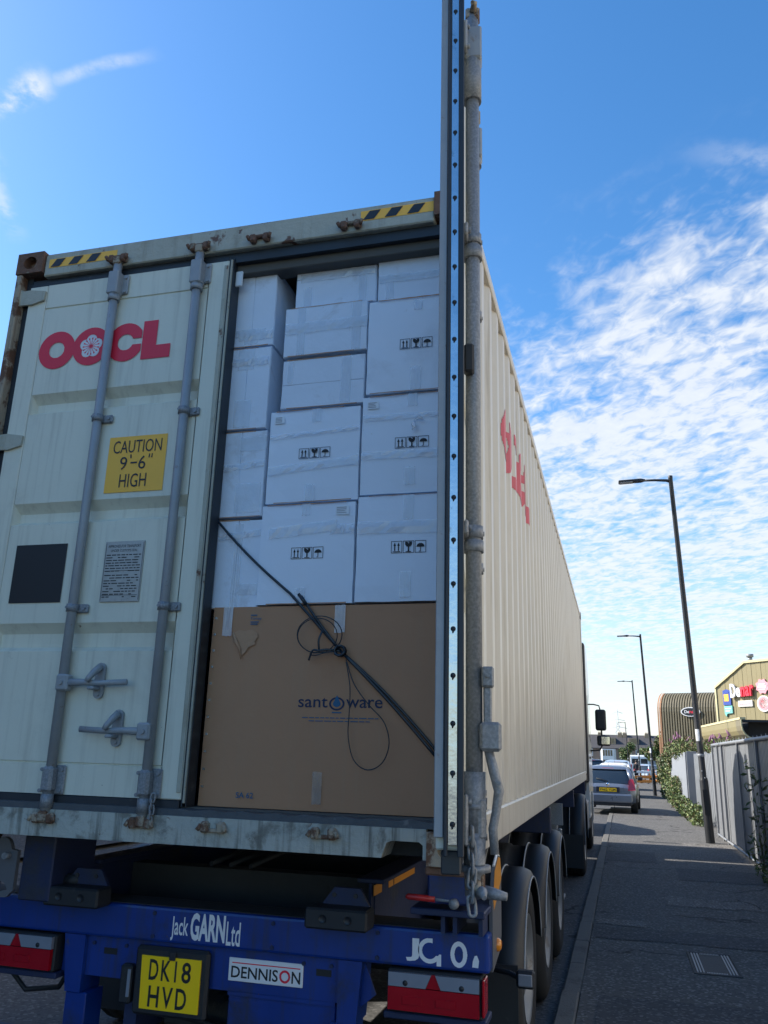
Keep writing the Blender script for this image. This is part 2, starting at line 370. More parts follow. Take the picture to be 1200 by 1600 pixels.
def text_poly(txt, off=0.0, spacing=1.0):
    cu_ = bpy.data.curves.new('t', 'FONT'); cu_.body = txt; cu_.size = 1.0; cu_.offset = off; cu_.space_character = spacing; cu_.resolution_u = 3
    cu_.fill_mode = 'FRONT'
    o = bpy.data.objects.new('t', cu_); COL.objects.link(o)
    bpy.context.view_layer.update()
    me = bpy.data.meshes.new_from_object(o.evaluated_get(bpy.context.evaluated_depsgraph_get()))
    vs = [tuple(v.co[:2]) for v in me.vertices]; fs = [tuple(p.vertices) for p in me.polygons]
    COL.objects.unlink(o); bpy.data.objects.remove(o); bpy.data.curves.remove(cu_); bpy.data.meshes.remove(me)
    return vs, fs
def text(mb, txt, u0, u1, v0, v1, P, off=0.0, spacing=1.0, full=None):
    """lettering fitted to a rectangle; full = a reference string that sets the height (for lower case)"""
    vs, fs = text_poly(txt, off, spacing)
    xs = [a for a, b in vs]; ys = [b for a, b in vs]
    xa, xb, ya, yb = min(xs), max(xs), min(ys), max(ys)
    vv = [mb.bm.verts.new(P(u0+(a-xa)/(xb-xa)*(u1-u0), v0+(b-ya)/(yb-ya)*(v1-v0))) for a, b in vs]
    for f in fs:
        try: g = mb.bm.faces.new([vv[i] for i in f]); g.material_index = mb.mi
        except ValueError: pass
    return mb
def rear(Y): return lambda a, b: (a, Y, b)         # a plane facing the camera side (-Y)

# ------------------------------------------------------------------ ground levels
def gz(Y): return -.007*(Y-3) if Y < 16 else -.091-.005*(Y-16)
def kx(Y): return 1.298+.0040*Y                    # road face of the kerb
KW = .124
YS = [-30, -10, -4, -2, 0, 2, 4, 6, 8, 10, 12, 14, 16, 20, 25, 30, 40, 55, 80, 120, 170, 260, 600]
def strip_sheet(name, mat, xl, xr, dz, ys, kind='structure', parent=None, nx=1):
    rows = [[(xl(y)+(xr(y)-xl(y))*i/nx, y, gz(y)+dz) for i in range(nx+1)] for y in ys]
    return obj(name, MB().sheet(rows), mat, parent, kind=kind)
strip_sheet('ground', yard_m, lambda y: -400, lambda y: 400, -.012, YS)
strip_sheet('road', road_m, lambda y: -6.2, lambda y: kx(y)-.004, 0.0, [y for y in YS if y <= 170])
pv = strip_sheet('pavement', pave_m, lambda y: kx(y)+KW+.006, lambda y: 4.05+.002*y, .052, [y for y in YS if y <= 170])
strip_sheet('pavement', pave_m, lambda y: -9.0, lambda y: -6.3, .06, [y for y in YS if y <= 170])
kb = bpy.data.objects.new('kerb', None); COL.objects.link(kb); kb['kind'] = 'structure'
yk = -3.0; ik = 0
while yk < 62:
    L = .90 + random.uniform(-.03, .03); j = random.uniform(-.004, .004); dzk = random.uniform(-.006, .005)
    x0 = kx(yk+L/2)+j; zb = gz(yk+L/2)
    mbk = MB().box(x0, x0+KW, yk+.010, yk+L-.010, zb-.15, zb+.056+dzk, .012)
    obj('kerb_stone', mbk, kerb_m, kb)
    yk += L
bk = MB()
rows = []
for y in [62, 80, 120, 170]: rows.append([(kx(y), y, gz(y)-.1), (kx(y), y, gz(y)+.056), (kx(y)+KW, y, gz(y)+.056)])
obj('kerb_run', bk.sheet(rows), kerb_m, kb)
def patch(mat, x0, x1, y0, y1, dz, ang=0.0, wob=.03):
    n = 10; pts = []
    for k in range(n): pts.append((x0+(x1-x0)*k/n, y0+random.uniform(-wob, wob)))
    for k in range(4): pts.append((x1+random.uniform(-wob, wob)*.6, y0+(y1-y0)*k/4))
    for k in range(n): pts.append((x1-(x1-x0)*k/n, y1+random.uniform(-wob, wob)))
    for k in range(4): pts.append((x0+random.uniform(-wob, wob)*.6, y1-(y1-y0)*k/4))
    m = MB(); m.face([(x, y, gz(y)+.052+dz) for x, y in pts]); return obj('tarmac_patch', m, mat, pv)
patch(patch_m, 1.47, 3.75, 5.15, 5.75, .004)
patch(patch_p, 1.46, 1.95, 5.85, 6.15, .0045, wob=.05)  # paler tarmac sheet with wavy edges
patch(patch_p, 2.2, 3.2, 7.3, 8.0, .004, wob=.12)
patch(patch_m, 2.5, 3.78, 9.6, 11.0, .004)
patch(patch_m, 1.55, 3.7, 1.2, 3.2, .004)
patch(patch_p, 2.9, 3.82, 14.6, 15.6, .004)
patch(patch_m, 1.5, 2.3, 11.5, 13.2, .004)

# inspection cover in the pavement
zc_ = gz(4.5)+.056
mh = thing('manhole_cover', 'rectangular cast iron inspection cover with ribbed ends set in the pavement', 'manhole cover', (2.405, 4.45, zc_))
HX0, HX1, HY0, HY1 = 2.232, 2.578, 4.08, 4.84
f_ = MB()
for a in ((HX0, HX0+.016, HY0, HY1), (HX1-.016, HX1, HY0, HY1), (HX0+.016, HX1-.016, HY0, HY0+.03), (HX0+.016, HX1-.016, HY1-.03, HY1)):
    f_.box(a[0], a[1], a[2], a[3], zc_-.01, zc_+.006, .002)
obj('frame', f_, iron_m, mh)
bx('cover_plate', iron_m, mh, HX0+.02, HX1-.02, HY0+.034, HY1-.034, zc_-.01, zc_+.001)
for k in range(3):
    for x in (HX0+.028+k*.022, HX1-.040-k*.022):
        bx('rib', iron_w, mh, x, x+.010, HY0+.05, HY1-.05, zc_+.0012, zc_+.007, .001)
for k in range(13):
    x = HX0+.10+k*.0115
    for y in (HY0+.04, HY1-.07): bx('tooth', iron_w, mh, x, x+.006, y, y+.03, zc_+.0012, zc_+.006)

# ================================================================== CONTAINER
ZB = 1.20
CW = 1.219; CL = 12.192; CH = 2.896
box_ = thing('shipping_container', 'long cream high cube shipping container with its right rear door swung open and red lettering', 'shipping container', (0, 0, ZB))
def casting(x0, x1, y0, y1, z0, z1):
    """corner casting: block with an oval hole in its rear face"""
    m = MB(); cx, cz = (x0+x1)/2, (z0+z1)/2; n = 24
    a, b = (x1-x0)*.25, (z1-z0)*.30
    def rectp(t):
        c, s = math.cos(t), math.sin(t); k = min((x1-x0)/2/max(abs(c), 1e-6), (z1-z0)/2/max(abs(s), 1e-6)); return cx+c*k, cz+s*k
    ts = sorted(set([2*PI*k/n for k in range(n)] + [math.atan2(sz*(z1-z0), sx*(x1-x0)) % (2*PI) for sx in (1, -1) for sz in (1, -1)]))
    n = len(ts)
    for k in range(n):
        t0, t1 = ts[k], ts[(k+1) % n]
        p0, p1 = rectp(t0), rectp(t1); e0 = (cx+a*math.cos(t0), cz+b*math.sin(t0)); e1 = (cx+a*math.cos(t1), cz+b*math.sin(t1))
        m.face([(p0[0], y0, p0[1]), (p1[0], y0, p1[1]), (e1[0], y0, e1[1]), (e0[0], y0, e0[1])])
        m.face([(e0[0], y0, e0[1]), (e1[0], y0, e1[1]), (e1[0], y0+.05, e1[1]), (e0[0], y0+.05, e0[1])])
        m.face([(p0[0], y0, p0[1]), (p1[0], y0, p1[1]), (p1[0], y1, p1[1]), (p0[0], y1, p0[1])])
    m.face([(cx-a*1.2, y0+.05, cz-b*1.2), (cx+a*1.2, y0+.05, cz-b*1.2), (cx+a*1.2, y0+.05, cz+b*1.2), (cx-a*1.2, y0+.05, cz+b*1.2)])
    m.face([(x0, y1, z0), (x1, y1, z0), (x1, y1, z1), (x0, y1, z1)])
    return obj('corner_casting', m, rusty, box_)
for (ya, yb) in ((-.004, .174), (CL-.174, CL+.004)):
    for (xa, xb) in ((-CW-.003, -CW+.159), (CW-.159, CW+.003)):
        casting(xa, xb, ya, yb, ZB+CH-.118, ZB+CH+.005)
        casting(xa, xb, ya, yb, ZB-.014, ZB+.104).data.materials[0] = rust_edge
# floor, roof, ends
bx('floor', dark_in, box_, -1.17, 1.17, .06, CL-.06, ZB+.10, ZB+.145)
bx('roof', paint_side, box_, -1.16, 1.16, .06, CL-.02, ZB+CH-.03, ZB+CH-.006)
bx('front_wall', paint_side, box_, -1.16, 1.16, CL-.09, CL-.05, ZB+.15, ZB+CH-.1)
for x, s in ((-CW, 1), (CW, -1)):
    bx('front_post', paint_side, box_, min(x, x+s*.09), max(x, x+s*.09), CL-.17, CL-.006, ZB+.106, ZB+CH-.12, .006)
    bx('bottom_side_rail', paint_side, box_, min(x+s*.004, x+s*.055), max(x+s*.004, x+s*.055), .176, CL-.176, ZB+.004, ZB+.150, .008)
    bx('top_side_rail', paint_side, box_, min(x+s*.003, x+s*.063), max(x+s*.003, x+s*.063), .176, CL-.176, ZB+CH-.068, ZB+CH-.004, .006)
# corrugated side panels
PITCH = .278
def corr(y):
    """depth of the side panel below its outer face at distance y"""
    t = (y-.20) % PITCH
    if t < .072: return 0.0
    if t < .072+.068: return .036*(t-.072)/.068
    if t < .072+.068+.070: return .036
    return .036*(1-(t-.210)/.068)
ys_c = [.17]; y = .20
while y < CL-.16:
    for d in (0, .072, .140, .210):
        if y+d < CL-.16: ys_c.append(y+d)
    y += PITCH
ys_c.append(CL-.16)
for s, nm in ((1, 'side_panel'), (-1, 'side_panel')):
    m = MB(); rows = []
    for z in (ZB+.148, ZB+1.0, ZB+2.0, ZB+CH-.066): rows.append([(s*(CW-.012-corr(yy)), yy, z) for yy in ys_c])
    m.sheet(rows); o = obj(nm, m, paint_side, box_)
    if s == 1: panelR = o
# red lettering on the right side, following the corrugations
def letter_O(u, v, cx, cz, a, b, k=.42): 
    du, dv = (u-cx)/a, (v-cz)/b; r = du*du+dv*dv
    return r < 1 and r > k*k
def letter_C(u, v, cx, cz, a, b, k=.42, slot=.16):
    du, dv = (u-cx)/a, (v-cz)/b; r = du*du+dv*dv
    return k*k < r < 1 and not (du > 0 and abs(dv) < slot) and du < .86
def inpoly(u, v, P):
    c = False; n = len(P); j = n-1
    for i in range(n):
        if (P[i][1] > v) != (P[j][1] > v) and u < (P[j][0]-P[i][0])*(v-P[i][1])/(P[j][1]-P[i][1])+P[i][0]: c = not c
        j = i
    return c
def flower(u, v, cx, cz, r, grow=0.0):
    for k in range(5):
        t = PI/2+2*PI*k/5
        if (u-cx-math.cos(t)*r*.56)**2+(v-cz-math.sin(t)*r*.56)**2 < (r*.46+grow)**2: return True
    return (u-cx)**2+(v-cz)**2 < (r*.5+grow)**2
def occl(x0, x1, z0, z1):
    w = x1-x0; h = z1-z0; cz = (z0+z1)/2; b = h/2
    a = w*.140
    c1, c2, c3 = x0+a, x0+w*.405, x0+w*.665
    L = [(x0+w*.79, z0), (x0+w, z0), (x0+w, z0+h*.34), (x0+w*.895, z0+h*.34), (x0+w*.895, z1), (x0+w*.79, z1)]
    def red(u_, v_):
        if letter_O(u_, v_, c1, cz, a, b): return True
        if letter_O(u_, v_, c2, cz, a, b, 0) and not flower(u_, v_, c2, cz, b*.62): return True
        if letter_C(u_, v_, c3, cz, a*.98, b): return True
        return inpoly(u_, v_, L)
    def white(u_, v_):
        d = math.hypot(u_-c2, v_-cz)
        return flower(u_, v_, c2, cz, b*.60) and not det(u_, v_)
    def det(u_, v_):
        d = math.hypot(u_-c2, v_-cz); t = math.atan2(v_-cz, u_-c2)
        if d < b*.10: return True
        if d < b*.40 and abs(((t*15/(2*PI)) % 1)-.5) < .10*b*.35/max(d, 1e-4): return True
        if b*.36 < d < b*.46 and abs(((t*15/(2*PI)) % 1)-.5) < .2: return True
        return False
    return red, white, det
rd, wh, dt = occl(1.28, 2.76, 3.22, 3.60)
Pside = lambda yy, z: (CW-.012-corr(yy)+.0025, yy, z)
obj('side_lettering', MB().strips(lambda a, b: rd(a, b) and not .030 < corr(a) < .037 and (corr(a) < .004 or b < 3.5), 1.28, 2.76, 3.22, 3.60, Pside, .009, .005), M('faded_red_film', (.62, .09, .12), .5, var=.12, vs=3), box_)
# rear frame
bx('post_return', rust_edge, box_, CW-.030, CW-.003, .167, .275, ZB+.151, ZB+CH-.069, .003)
for s in (-1, 1):
    x0, x1 = sorted((s*CW, s*(CW-.036)))
    bx('corner_post', rust_edge, box_, x0, x1, .0, .165, ZB+.105, ZB+CH-.119, .005)
    x0, x1 = sorted((s*(CW-.036), s*(CW-.072)))
    bx('door_post_recess', gasket, box_, x0, x1, .05, .165, ZB+.11, ZB+CH-.12)
hd = MB().box(-CW+.161, CW-.161, .012, .075, 3.955, 4.082, .006)
hd.box(-CW+.161, CW-.161, .02, .16, 4.0825, 4.091, .003)
obj('rear_header', hd, paint_old, box_)
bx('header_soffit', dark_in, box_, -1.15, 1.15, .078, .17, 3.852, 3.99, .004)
bx('header_seal', gasket, box_, -1.14, 1.14, .045, .076, 3.90, 3.954)
# sill with a tunnel cut-out towards its right end
prof = [(-CW+.161, 1.204), (.885, 1.204), (.905, 1.258), (.925, 1.266), (1.03, 1.266), (1.045, 1.255), (1.045, 1.204), (CW-.161, 1.204), (CW-.161, 1.312), (-CW+.161, 1.312)]
obj('rear_sill', MB().prism(prof, lambda a, b, w: (a, w, b), .004, .15), paint_sill, box_)
bx('cutout_lining', under, box_, .88, 1.05, .152, .16, 1.20, 1.30)
lip = MB()
xs = [-1.14+2.28*i/60 for i in range(61)]
rows = [[(x, .012, 1.3125) for x in xs], [(x, .016, 1.338+.004*math.sin(i*1.7)*(1 if x > .03 else 0)) for i, x in enumerate(xs)], [(x, .10, 1.343) for x in xs]]
obj('threshold_plate', lip.sheet(rows), M('grimy_threshold', (.07, .075, .08), .6, var=.35, vs=14, dirt=[((.2, .2, .19), 12, .6, .1, .7)], bump=.2), box_)
# hazard stripes on the header
def hazard(x0, x1, z0, z1):
    o = MB(); P = rear(.0105)
    o.face([P(x0, z0), P(x1, z0), P(x1, z1), P(x0, z1)])
    y_ = obj('hazard_strip', o, yellow_m, box_)
    x = x0+.012; h = z1-z0
    while x < x1-.085:
        b_ = MB(); Q = rear(.0085)
        b_.face([Q(x, z0+.004), Q(x+.055, z0+.004), Q(x+.088, z1-.004), Q(x+.033, z1-.004)]); obj('black_bar', b_, black_m, y_)
        x += .108
hazard(-1.03, -.62, 4.000, 4.052)
hazard(.70, 1.055, 4.008, 4.062)
# cam keepers on header and sill
def keeper(x, z, up):
    m = MB(); s = 1 if up else -1
    m.box(x-.052, x-.018, -.022, .014, z-.022, z+.022, .008); m.box(x+.018, x+.052, -.022, .014, z-.022, z+.022, .008)
    m.box(x-.046, x+.046, -.012, .014, z+s*.012-.008, z+s*.012+.008, .004)
    m.tube([(x-.05, -.014, z-.01*s), (x-.062, -.02, z+.012*s)], .009, 6); m.tube([(x+.05, -.014, z-.01*s), (x+.06, -.02, z+.014*s)], .009, 6)
    obj('cam_keeper', m, rust_edge if not up else rusty, box_)
for x in (-.60, -.135, .19, .657): keeper(x, 3.985, True); keeper(x, 1.278, False)

def chain_links(p, n, ln, r, name, parent, mat=None):
    for k in range(n):
        m = MB(); pts = []; h = ln/2-r*1.6
        for i in range(17):
            t = 2*PI*i/16
            a = r*2.1*math.cos(t); b = (h if math.sin(t) > 0 else -h)*(1 if abs(math.sin(t)) > .01 else 0)+r*2.1*math.sin(t)
            pts.append((a, 0, b))
        m.tube(pts, r, 6, cap=False)
        o = obj(name, m, mat or galv, parent)
        o.location = (p[0]+random.uniform(-.003, .003), p[1], p[2]-k*(ln-r*2.6)-ln/2); o.rotation_euler = (0, random.uniform(-.12, .12), R(18+85*(k % 2)))
# ---------------------------------------------------------------- doors (local: x from hinge to free edge, y<0 outside)
DL = 1.17; DZ0, DZ1 = 1.372, 3.908
GRV = ((3.278, 3.168), (2.697, 2.587), (2.112, 1.983))
def make_door(name, sx, loc, rot, label):
    m = MB(); X = lambda a: sx*a
    ua, ub = .112, 1.052
    zz = [(DZ0, .003), (1.496, .003), (1.499, .010), (1.503, .010), (1.506, .003)]
    for zu, zl in reversed(GRV): zz += [(zl, .003), (zl+.022, .042), (zu-.045, .042), (zu, .003)]
    zz += [(3.764, .003), (3.767, .010), (3.771, .010), (3.774, .003), (DZ1, .003)]
    us = [ua+(ub-ua)*i/6 for i in range(7)]
    m.sheet([[(X(a), y, z) for a in us] for z, y in zz])
    for zu, zl in GRV:
        for a, da in ((ua, .016), (ub, -.016)):
            m.face([(X(a), .003, zl), (X(a), .003, zu), (X(a+da), .0415, zu-.045), (X(a+da), .0415, zl+.022)])
            m.face([(X(a), .003, zl), (X(a), .003, zu), (X(a), .0425, zu), (X(a), .0425, zl)])
    b0, b1 = sorted((X(0), X(ua-.003))); m.box(b0, b1, 0, .062, DZ0, DZ1, .004)
    b0, b1 = sorted((X(ub+.003), X(DL-.012))); m.box(b0, b1, 0, .062, DZ0, DZ1, .004)
    b0, b1 = sorted((X(ua), X(ub))); m.box(b0, b1, .050, .0615, DZ0+.002, DZ1-.002)
    d = obj(name, m, paint, box_)
    if label: d['label'] = label
    d.location = loc; d.rotation_euler = (0, 0, rot)
    g0, g1 = sorted((X(.0), X(DL-.02)))
    bx('bottom_seal', gasket, d, g0, g1, .004, .05, 1.318, 1.3705, .003)
    bx('top_seal', gasket, d, g0, g1, .012, .05, 3.909, 3.94, .003)
    g0, g1 = sorted((X(-.034), X(-.002))); bx('hinge_seal', gasket, d, g0, g1, .018, .055, 1.33, 3.94, .003)
    # hinge blades
    for z in (3.845, 3.03, 2.22, 1.56):
        hb = MB(); poly = [(-.070, z-.045), (.03, z-.048), (.105, z-.030), (.11, z+.022), (.02, z+.038), (-.070, z+.036)]
        hb.prism([(X(a), b) for a, b in poly], lambda a, b, w: (a, w, b), -.014, -.001)
        hb.cyl((X(-.052), -.006, z-.05), (X(-.052), -.006, z+.045), .016, n=10)
        obj('hinge', hb, paint_old, d)
    for ri, a in enumerate((.54, 1.005)):
        x = X(a)
        obj('lock_rod', MB().cyl((x, -.026, 1.30), (x, -.026, 3.968), .0215, n=16), galv_rod if sx > 0 else galv, d)
        t = MB()                                             # top guide
        t.box(x-.030, x+.030, -.058, -.001, 3.775, 3.905, .006); b0, b1 = sorted((x+sx*.026, x+sx*.062)); t.box(b0, b1, -.012, -.0005, 3.79, 3.90, .004)
        t.cyl((x, -.026, 3.745), (x, -.026, 3.776), .030, n=14)
        for z in (3.80, 3.88): t.cyl((x+sx*.048, -.020, z), (x+sx*.048, -.011, z), .008, n=8)
        obj('rod_guide', t, galv_rod, d)
        t = MB()                                             # bottom guide plate
        b0, b1 = sorted((x-sx*.034, x+sx*.062)); t.box(b0, b1, -.012, -.0005, 1.372, 1.492, .005)
        t.box(x-.027, x+.027, -.056, -.004, 1.380, 1.488, .012); t.cyl((x, -.026, 1.318), (x, -.026, 1.374), .027, n=14)
        for z in (1.388, 1.474):
            for k in (-.022, .048): t.cyl((x+sx*k, -.0585 if k < 0 else -.020, z), (x+sx*k, -.011, z), .008, n=8)
        obj('rod_guide', t, galv, d)
        for z in (3.103, 2.174):                             # clamp bands
            t = MB(); t.cyl((x, -.026, z-.017), (x, -.026, z+.017), .0275, n=14)
            b0, b1 = sorted((x-sx*.035, x+sx*.072)); t.box(b0, b1, -.014, -.0005, z-.020, z+.020, .005)
            t.cyl((x+sx*.052, -.021, z), (x+sx*.052, -.013, z), .009, n=8); t.cyl((x-sx*.012, -.056, z), (x-sx*.012, -.044, z), .007, n=8)
            obj('rod_clamp', t, galv, d)
        for z, s in ((3.972, 1), (1.286, -1)):               # cams
            t = MB(); t.box(x-.020, x+.020, -.052, -.004, z-.022, z+.022, .006)
            t.tube([(x-.018, -.03, z), (x-.040, -.034, z+s*.014), (x-.052, -.028, z+s*.004)], [.013, .011, .007], 6)
            t.tube([(x+.018, -.03, z), (x+.036, -.036, z+s*.010), (x+.05, -.03, z-s*.006)], [.013, .011, .007], 6)
            obj('cam', t, rust_edge, d)
    return d
def handle_closed(d, x, z, s):
    """lever across the door from rod x, s = direction"""
    h = MB(); bb = sorted((x-s*.012, x+s*.050)); h.box(bb[0], bb[1], -.064, -.020, z-.036, z+.036, .008)
    h.tube([(x+s*.02, -.048, z), (x+s*.12, -.05, z+.002), (x+s*.2, -.046, z-.001), (x+s*.335, -.044, z+.004)], [.017, .014, .012, .013], 8, flat=.6)
    h.cyl((x+s*.018, -.072, z), (x+s*.018, -.062, z), .011, n=10)
    obj('lock_handle', h, galv_rod, d)
    xc = x+s*.175; c = MB()
    c.prism([(xc-.022+.012*math.cos(t*PI/6)*0, z-.064) if False else (xc+.024*math.cos(R(180+30*t)), z-.042+.024*math.sin(R(180+30*t))) for t in range(7)] +
            [(xc+.024*math.cos(R(30*t)), z+.066+.024*math.sin(R(30*t))) for t in range(7)], lambda a, b, w: (a, w, b), -.012, -.001)
    c.box(xc-.024, xc+.010, -.064, -.010, z-.030, z-.016, .004)
    c.tube([(xc+.006, -.02, z+.072), (xc-.004, -.045, z+.05), (xc-.018, -.064, z+.02), (xc-.026, -.066, z+.004)], [.016, .015, .013, .011], 8)
    for dz_ in (-.045, .068): c.cyl((xc, -.020, z+dz_), (xc, -.010, z+dz_), .010, n=10)
    obj('handle_catch', c, galv_rod, d)
dl = make_door('left_door', 1, (-1.14, .03, 0), 0, None)
handle_closed(dl, .54, 1.840, 1); handle_closed(dl, 1.005, 1.640, -1)
# free edge of the left door
bx('edge_seal', gasket, dl, DL-.011, DL-.004, .001, .07, 1.345, 3.92, .001)
bx('edge_lip', paint_old, dl, DL-.0035, DL+.007, -.002, .07, 1.36, 3.91, .002)
bx('edge_seal', gasket, dl, DL+.0075, DL+.012, .004, .08, 1.345, 3.92, .001)
bx('edge_strip', paint_old, dl, DL-.034, DL-.013, -.006, -.001, 1.40, 3.88, .002)
bx('latch_tab', white_cab, dl, DL+.012, DL+.05, .03, .042, 3.775, 3.86, .004)
chain_links((1.005+.045, -.040, 1.395), 5, .034, .0042, 'chain_link', dl)
# prints on the left door (x measured from the middle of the container)
Pd = lambda a, b: (a+1.14, -.0005, b)
def flat(name, mats, d, fn, P=Pd): 
    m = MB(); fn(m, P); return obj(name, m, mats, d)
rd, wh, dt = occl(-1.023, -.262, 3.412, 3.622)
flat('red_lettering', red_m, dl, lambda m, P: m.strips(rd, -1.023, -.262, 3.412, 3.622, P, .0025, .0015))
flat('flower_emblem', white_film, dl, lambda m, P: m.strips(wh, -.80, -.62, 3.43, 3.61, P, .0015, .001))
flat('flower_stamens', red_m, dl, lambda m, P: m.strips(dt, -.78, -.65, 3.45, 3.59, P, .0012, .001))
PY = lambda a, b: (a+1.14, -.0022, b)
cs = flat('caution_sticker', yellow_m, dl, lambda m, P: m.face([P(-.533, 2.725), P(-.222, 2.725), P(-.222, 3.006), P(-.533, 3.006)]))
def cap(m, P):
    text(m, 'CAUTION', -.507, -.247, 2.921, 2.985, P, .0); text(m, '9', -.462, -.424, 2.836, 2.902, P); m.face([P(-.409, 2.893), P(-.402, 2.893), P(-.404, 2.912), P(-.411, 2.912)])
    m.face([P(-.405, 2.866), P(-.370, 2.866), P(-.370, 2.874), P(-.405, 2.874)]); text(m, '6', -.362, -.324, 2.836, 2.902, P)
    for k in (0, .014): m.face([P(-.312+k, 2.890), P(-.306+k, 2.890), P(-.304+k, 2.910), P(-.310+k, 2.910)])
    text(m, 'HIGH', -.455, -.312, 2.748, 2.815, P)
flat('caution_lettering', black_m, dl, cap, PY)
flat('black_square', black_m, dl, lambda m, P: m.face([P(-.972, 2.207), P(-.690, 2.207), P(-.690, 2.487), P(-.972, 2.487)]))
dp = MB(); dp.box(-.482+1.14, -.279+1.14, -.004, .002, 2.203, 2.485, .001); dpo = obj('data_plate', dp, plate_m, dl)
def engr(m, P):
    text(m, 'APPROVED FOR TRANSPORT', -.465, -.296, 2.455, 2.468, P); text(m, 'UNDER CUSTOMS SEAL', -.450, -.312, 2.435, 2.447, P)
    z = 2.418
    while z > 2.215:
        x = -.470
        while x < -.30:
            l_ = random.uniform(.010, .035)
            if random.random() < .85: m.face([P(x, z), P(min(x+l_, -.291), z), P(min(x+l_, -.291), z+.0045), P(x, z+.0045)])
            x += l_+.005
        z -= .0125 if not (2.33 < z < 2.345) else .02
    for z in (2.345, 2.232): m.face([P(-.472, z), P(-.290, z), P(-.290, z+.002), P(-.472, z+.002)])
    for a, b in ((-.477, 2.22), (-.284, 2.22)): m.face([P(a, 2.21), P(a+.002, 2.21), P(a+.002, 2.478), P(a, 2.478)])
flat('plate_engraving', ink_m, dl, engr, lambda a, b: (a+1.14, -.0046, b))
# open right door
TH = R(98.6)
dr = make_door('right_door', -1, (1.405+math.cos(TH)*DL, -1.19+math.sin(TH)*DL, 0), TH, 'right rear door swung open and seen from its free edge')
bx('edge_strip', galv_rod, dr, -DL-.004, -DL+.012, .044, .066, 1.40, 3.885, .002)
bx('edge_seal', gasket, dr, -DL-.010, -DL+.012, .034, .043, 1.36, 3.90, .002)
bx('edge_seal', gasket, dr, -DL-.012, -DL+.012, -.004, .011, 1.36, 3.90, .002)
bx('steel_retainer', bright, dr, -DL-.006, -DL+.012, .0115, .0335, 1.385, 3.90, .001)
z = 1.43; rvm = None
while z < 3.88:
    if rvm is None: 
        rv = MB(); rv.lathe([(0.0001, -.0045), (.004, -.004), (.0062, -.002), (.0068, 0)], (0, 0, 0), 'X', 10); rv.tube([(-.001, 0, -.004), (-.0012, .001, -.011)], [.004, .0012], 6); rvm = rv.mesh('rivet_and_shadow', rubber)  # tapered black tail under the dome stands for the rivet's shadow
    rvo = link('rivet_and_shadow', rvm, dr); rvo.location = (-DL-.006, .0225, z); z += .1135
# sleeves on the near lock rod, hanging handle and its holders on the outside of the open door
xr = -1.005
for z0, z1, r_ in ((3.62, 3.80, .030), (3.035, 3.075, .029), (2.118, 2.150, .028), (1.40, 1.545, .029), (1.455, 1.468, .032)): obj('rod_sleeve', MB().cyl((xr, -.026, z0), (xr, -.026, z1), r_, n=16), galv, dr)
bx('rod_clip', rubber, dr, xr-.050, xr-.012, -.030, -.001, 2.64, 2.73, .006)
cm = MB(); cm.cyl((xr, -.026, 1.255), (xr, -.026, 1.40), .024, .030, n=14)
cm.tube([(xr-.01, -.03, 1.262), (xr-.055, -.045, 1.272), (xr-.075, -.05, 1.262)], [.016, .013, .006], 8)
cm.tube([(xr, -.04, 1.266), (xr-.01, -.075, 1.262), (xr-.015, -.105, 1.258)], [.017, .014, .009], 8)
cm.cyl((xr, -.026, 1.31), (xr, -.026, 1.325), .040, n=12)
obj('cam', cm, galv, dr)
hh = MB()
hh.box(xr-.03, xr+.02, -.078, -.046, 1.755, 1.808, .005); hh.box(xr-.02, xr+.012, -.072, -.050, 1.66, 1.757, .004)
hh.box(xr-.034, xr+.026, -.096, -.040, 1.595, 1.668, .008)
hh.tube([(xr-.005, -.062, 1.60), (xr-.005, -.075, 1.55), (xr-.005, -.088, 1.50), (xr-.005, -.080, 1.45), (xr-.005, -.072, 1.41), (xr-.005, -.076, 1.352)], [.016, .018, .018, .015, .016, .015], 10, flat=.75)
for z in (1.50, 1.52): hh.cyl((xr-.03, -.087, z), (xr+.02, -.087, z), .006, n=8)
hh.cyl((xr-.04, -.062, 1.785), (xr-.02, -.062, 1.785), .006, n=8)
obj('lock_handle', hh, galv, dr)
chain_links((xr-.045, -.020, 1.415), 6, .042, .0042, 'chain_link', dr)

# ================================================================== CARTONS
ICN = None
def glass_icon(a, b): # wine glass in a unit box
    x = abs(a-.5)
    if b > .5 and b < .93: return x < .30*math.sqrt(max(0, min(1, (b-.46)/.22))) and not (b > .78 and abs(a-.5-.05*math.sin(b*40)) < .035)
    if .14 < b <= .5: return x < .05
    return .08 < b <= .15 and x < .24
def umb_icon(a, b):
    x = abs(a-.5)
    if .48 < b < .78: return (x/.36)**2+((b-.48)/.30)**2 < 1
    if .14 < b <= .48: return x < .03
    return .09 < b <= .17 and abs(a-.44) < .09
def arr_icon(a, b):
    for c in (.33, .67):
        x = abs(a-c)
        if .18 < b < .66 and x < .035: return True
        if .60 < b < .88 and x < .12*(.88-b)/.28: return True
    return .10 < b < .15 and abs(a-.5) < .34
def icons(mb, x0, x1, z0, z1, P):
    w = (x1-x0)/3
    for k, f in enumerate((arr_icon, glass_icon, umb_icon)):
        a0 = x0+k*w+.002; a1 = x0+(k+1)*w-.002; t = .0022
        for q in ((a0, a1, z0, z0+t), (a0, a1, z1-t, z1), (a0, a0+t, z0+t, z1-t), (a1-t, a1, z0+t, z1-t)): mb.face([P(q[0], q[2]), P(q[1], q[2]), P(q[1], q[3]), P(q[0], q[3])])
        mb.strips(lambda u_, v_: f((u_-a0)/(a1-a0), (v_-z0)/(z1-z0)), a0, a1, z0, z1, P, .0015, .001)
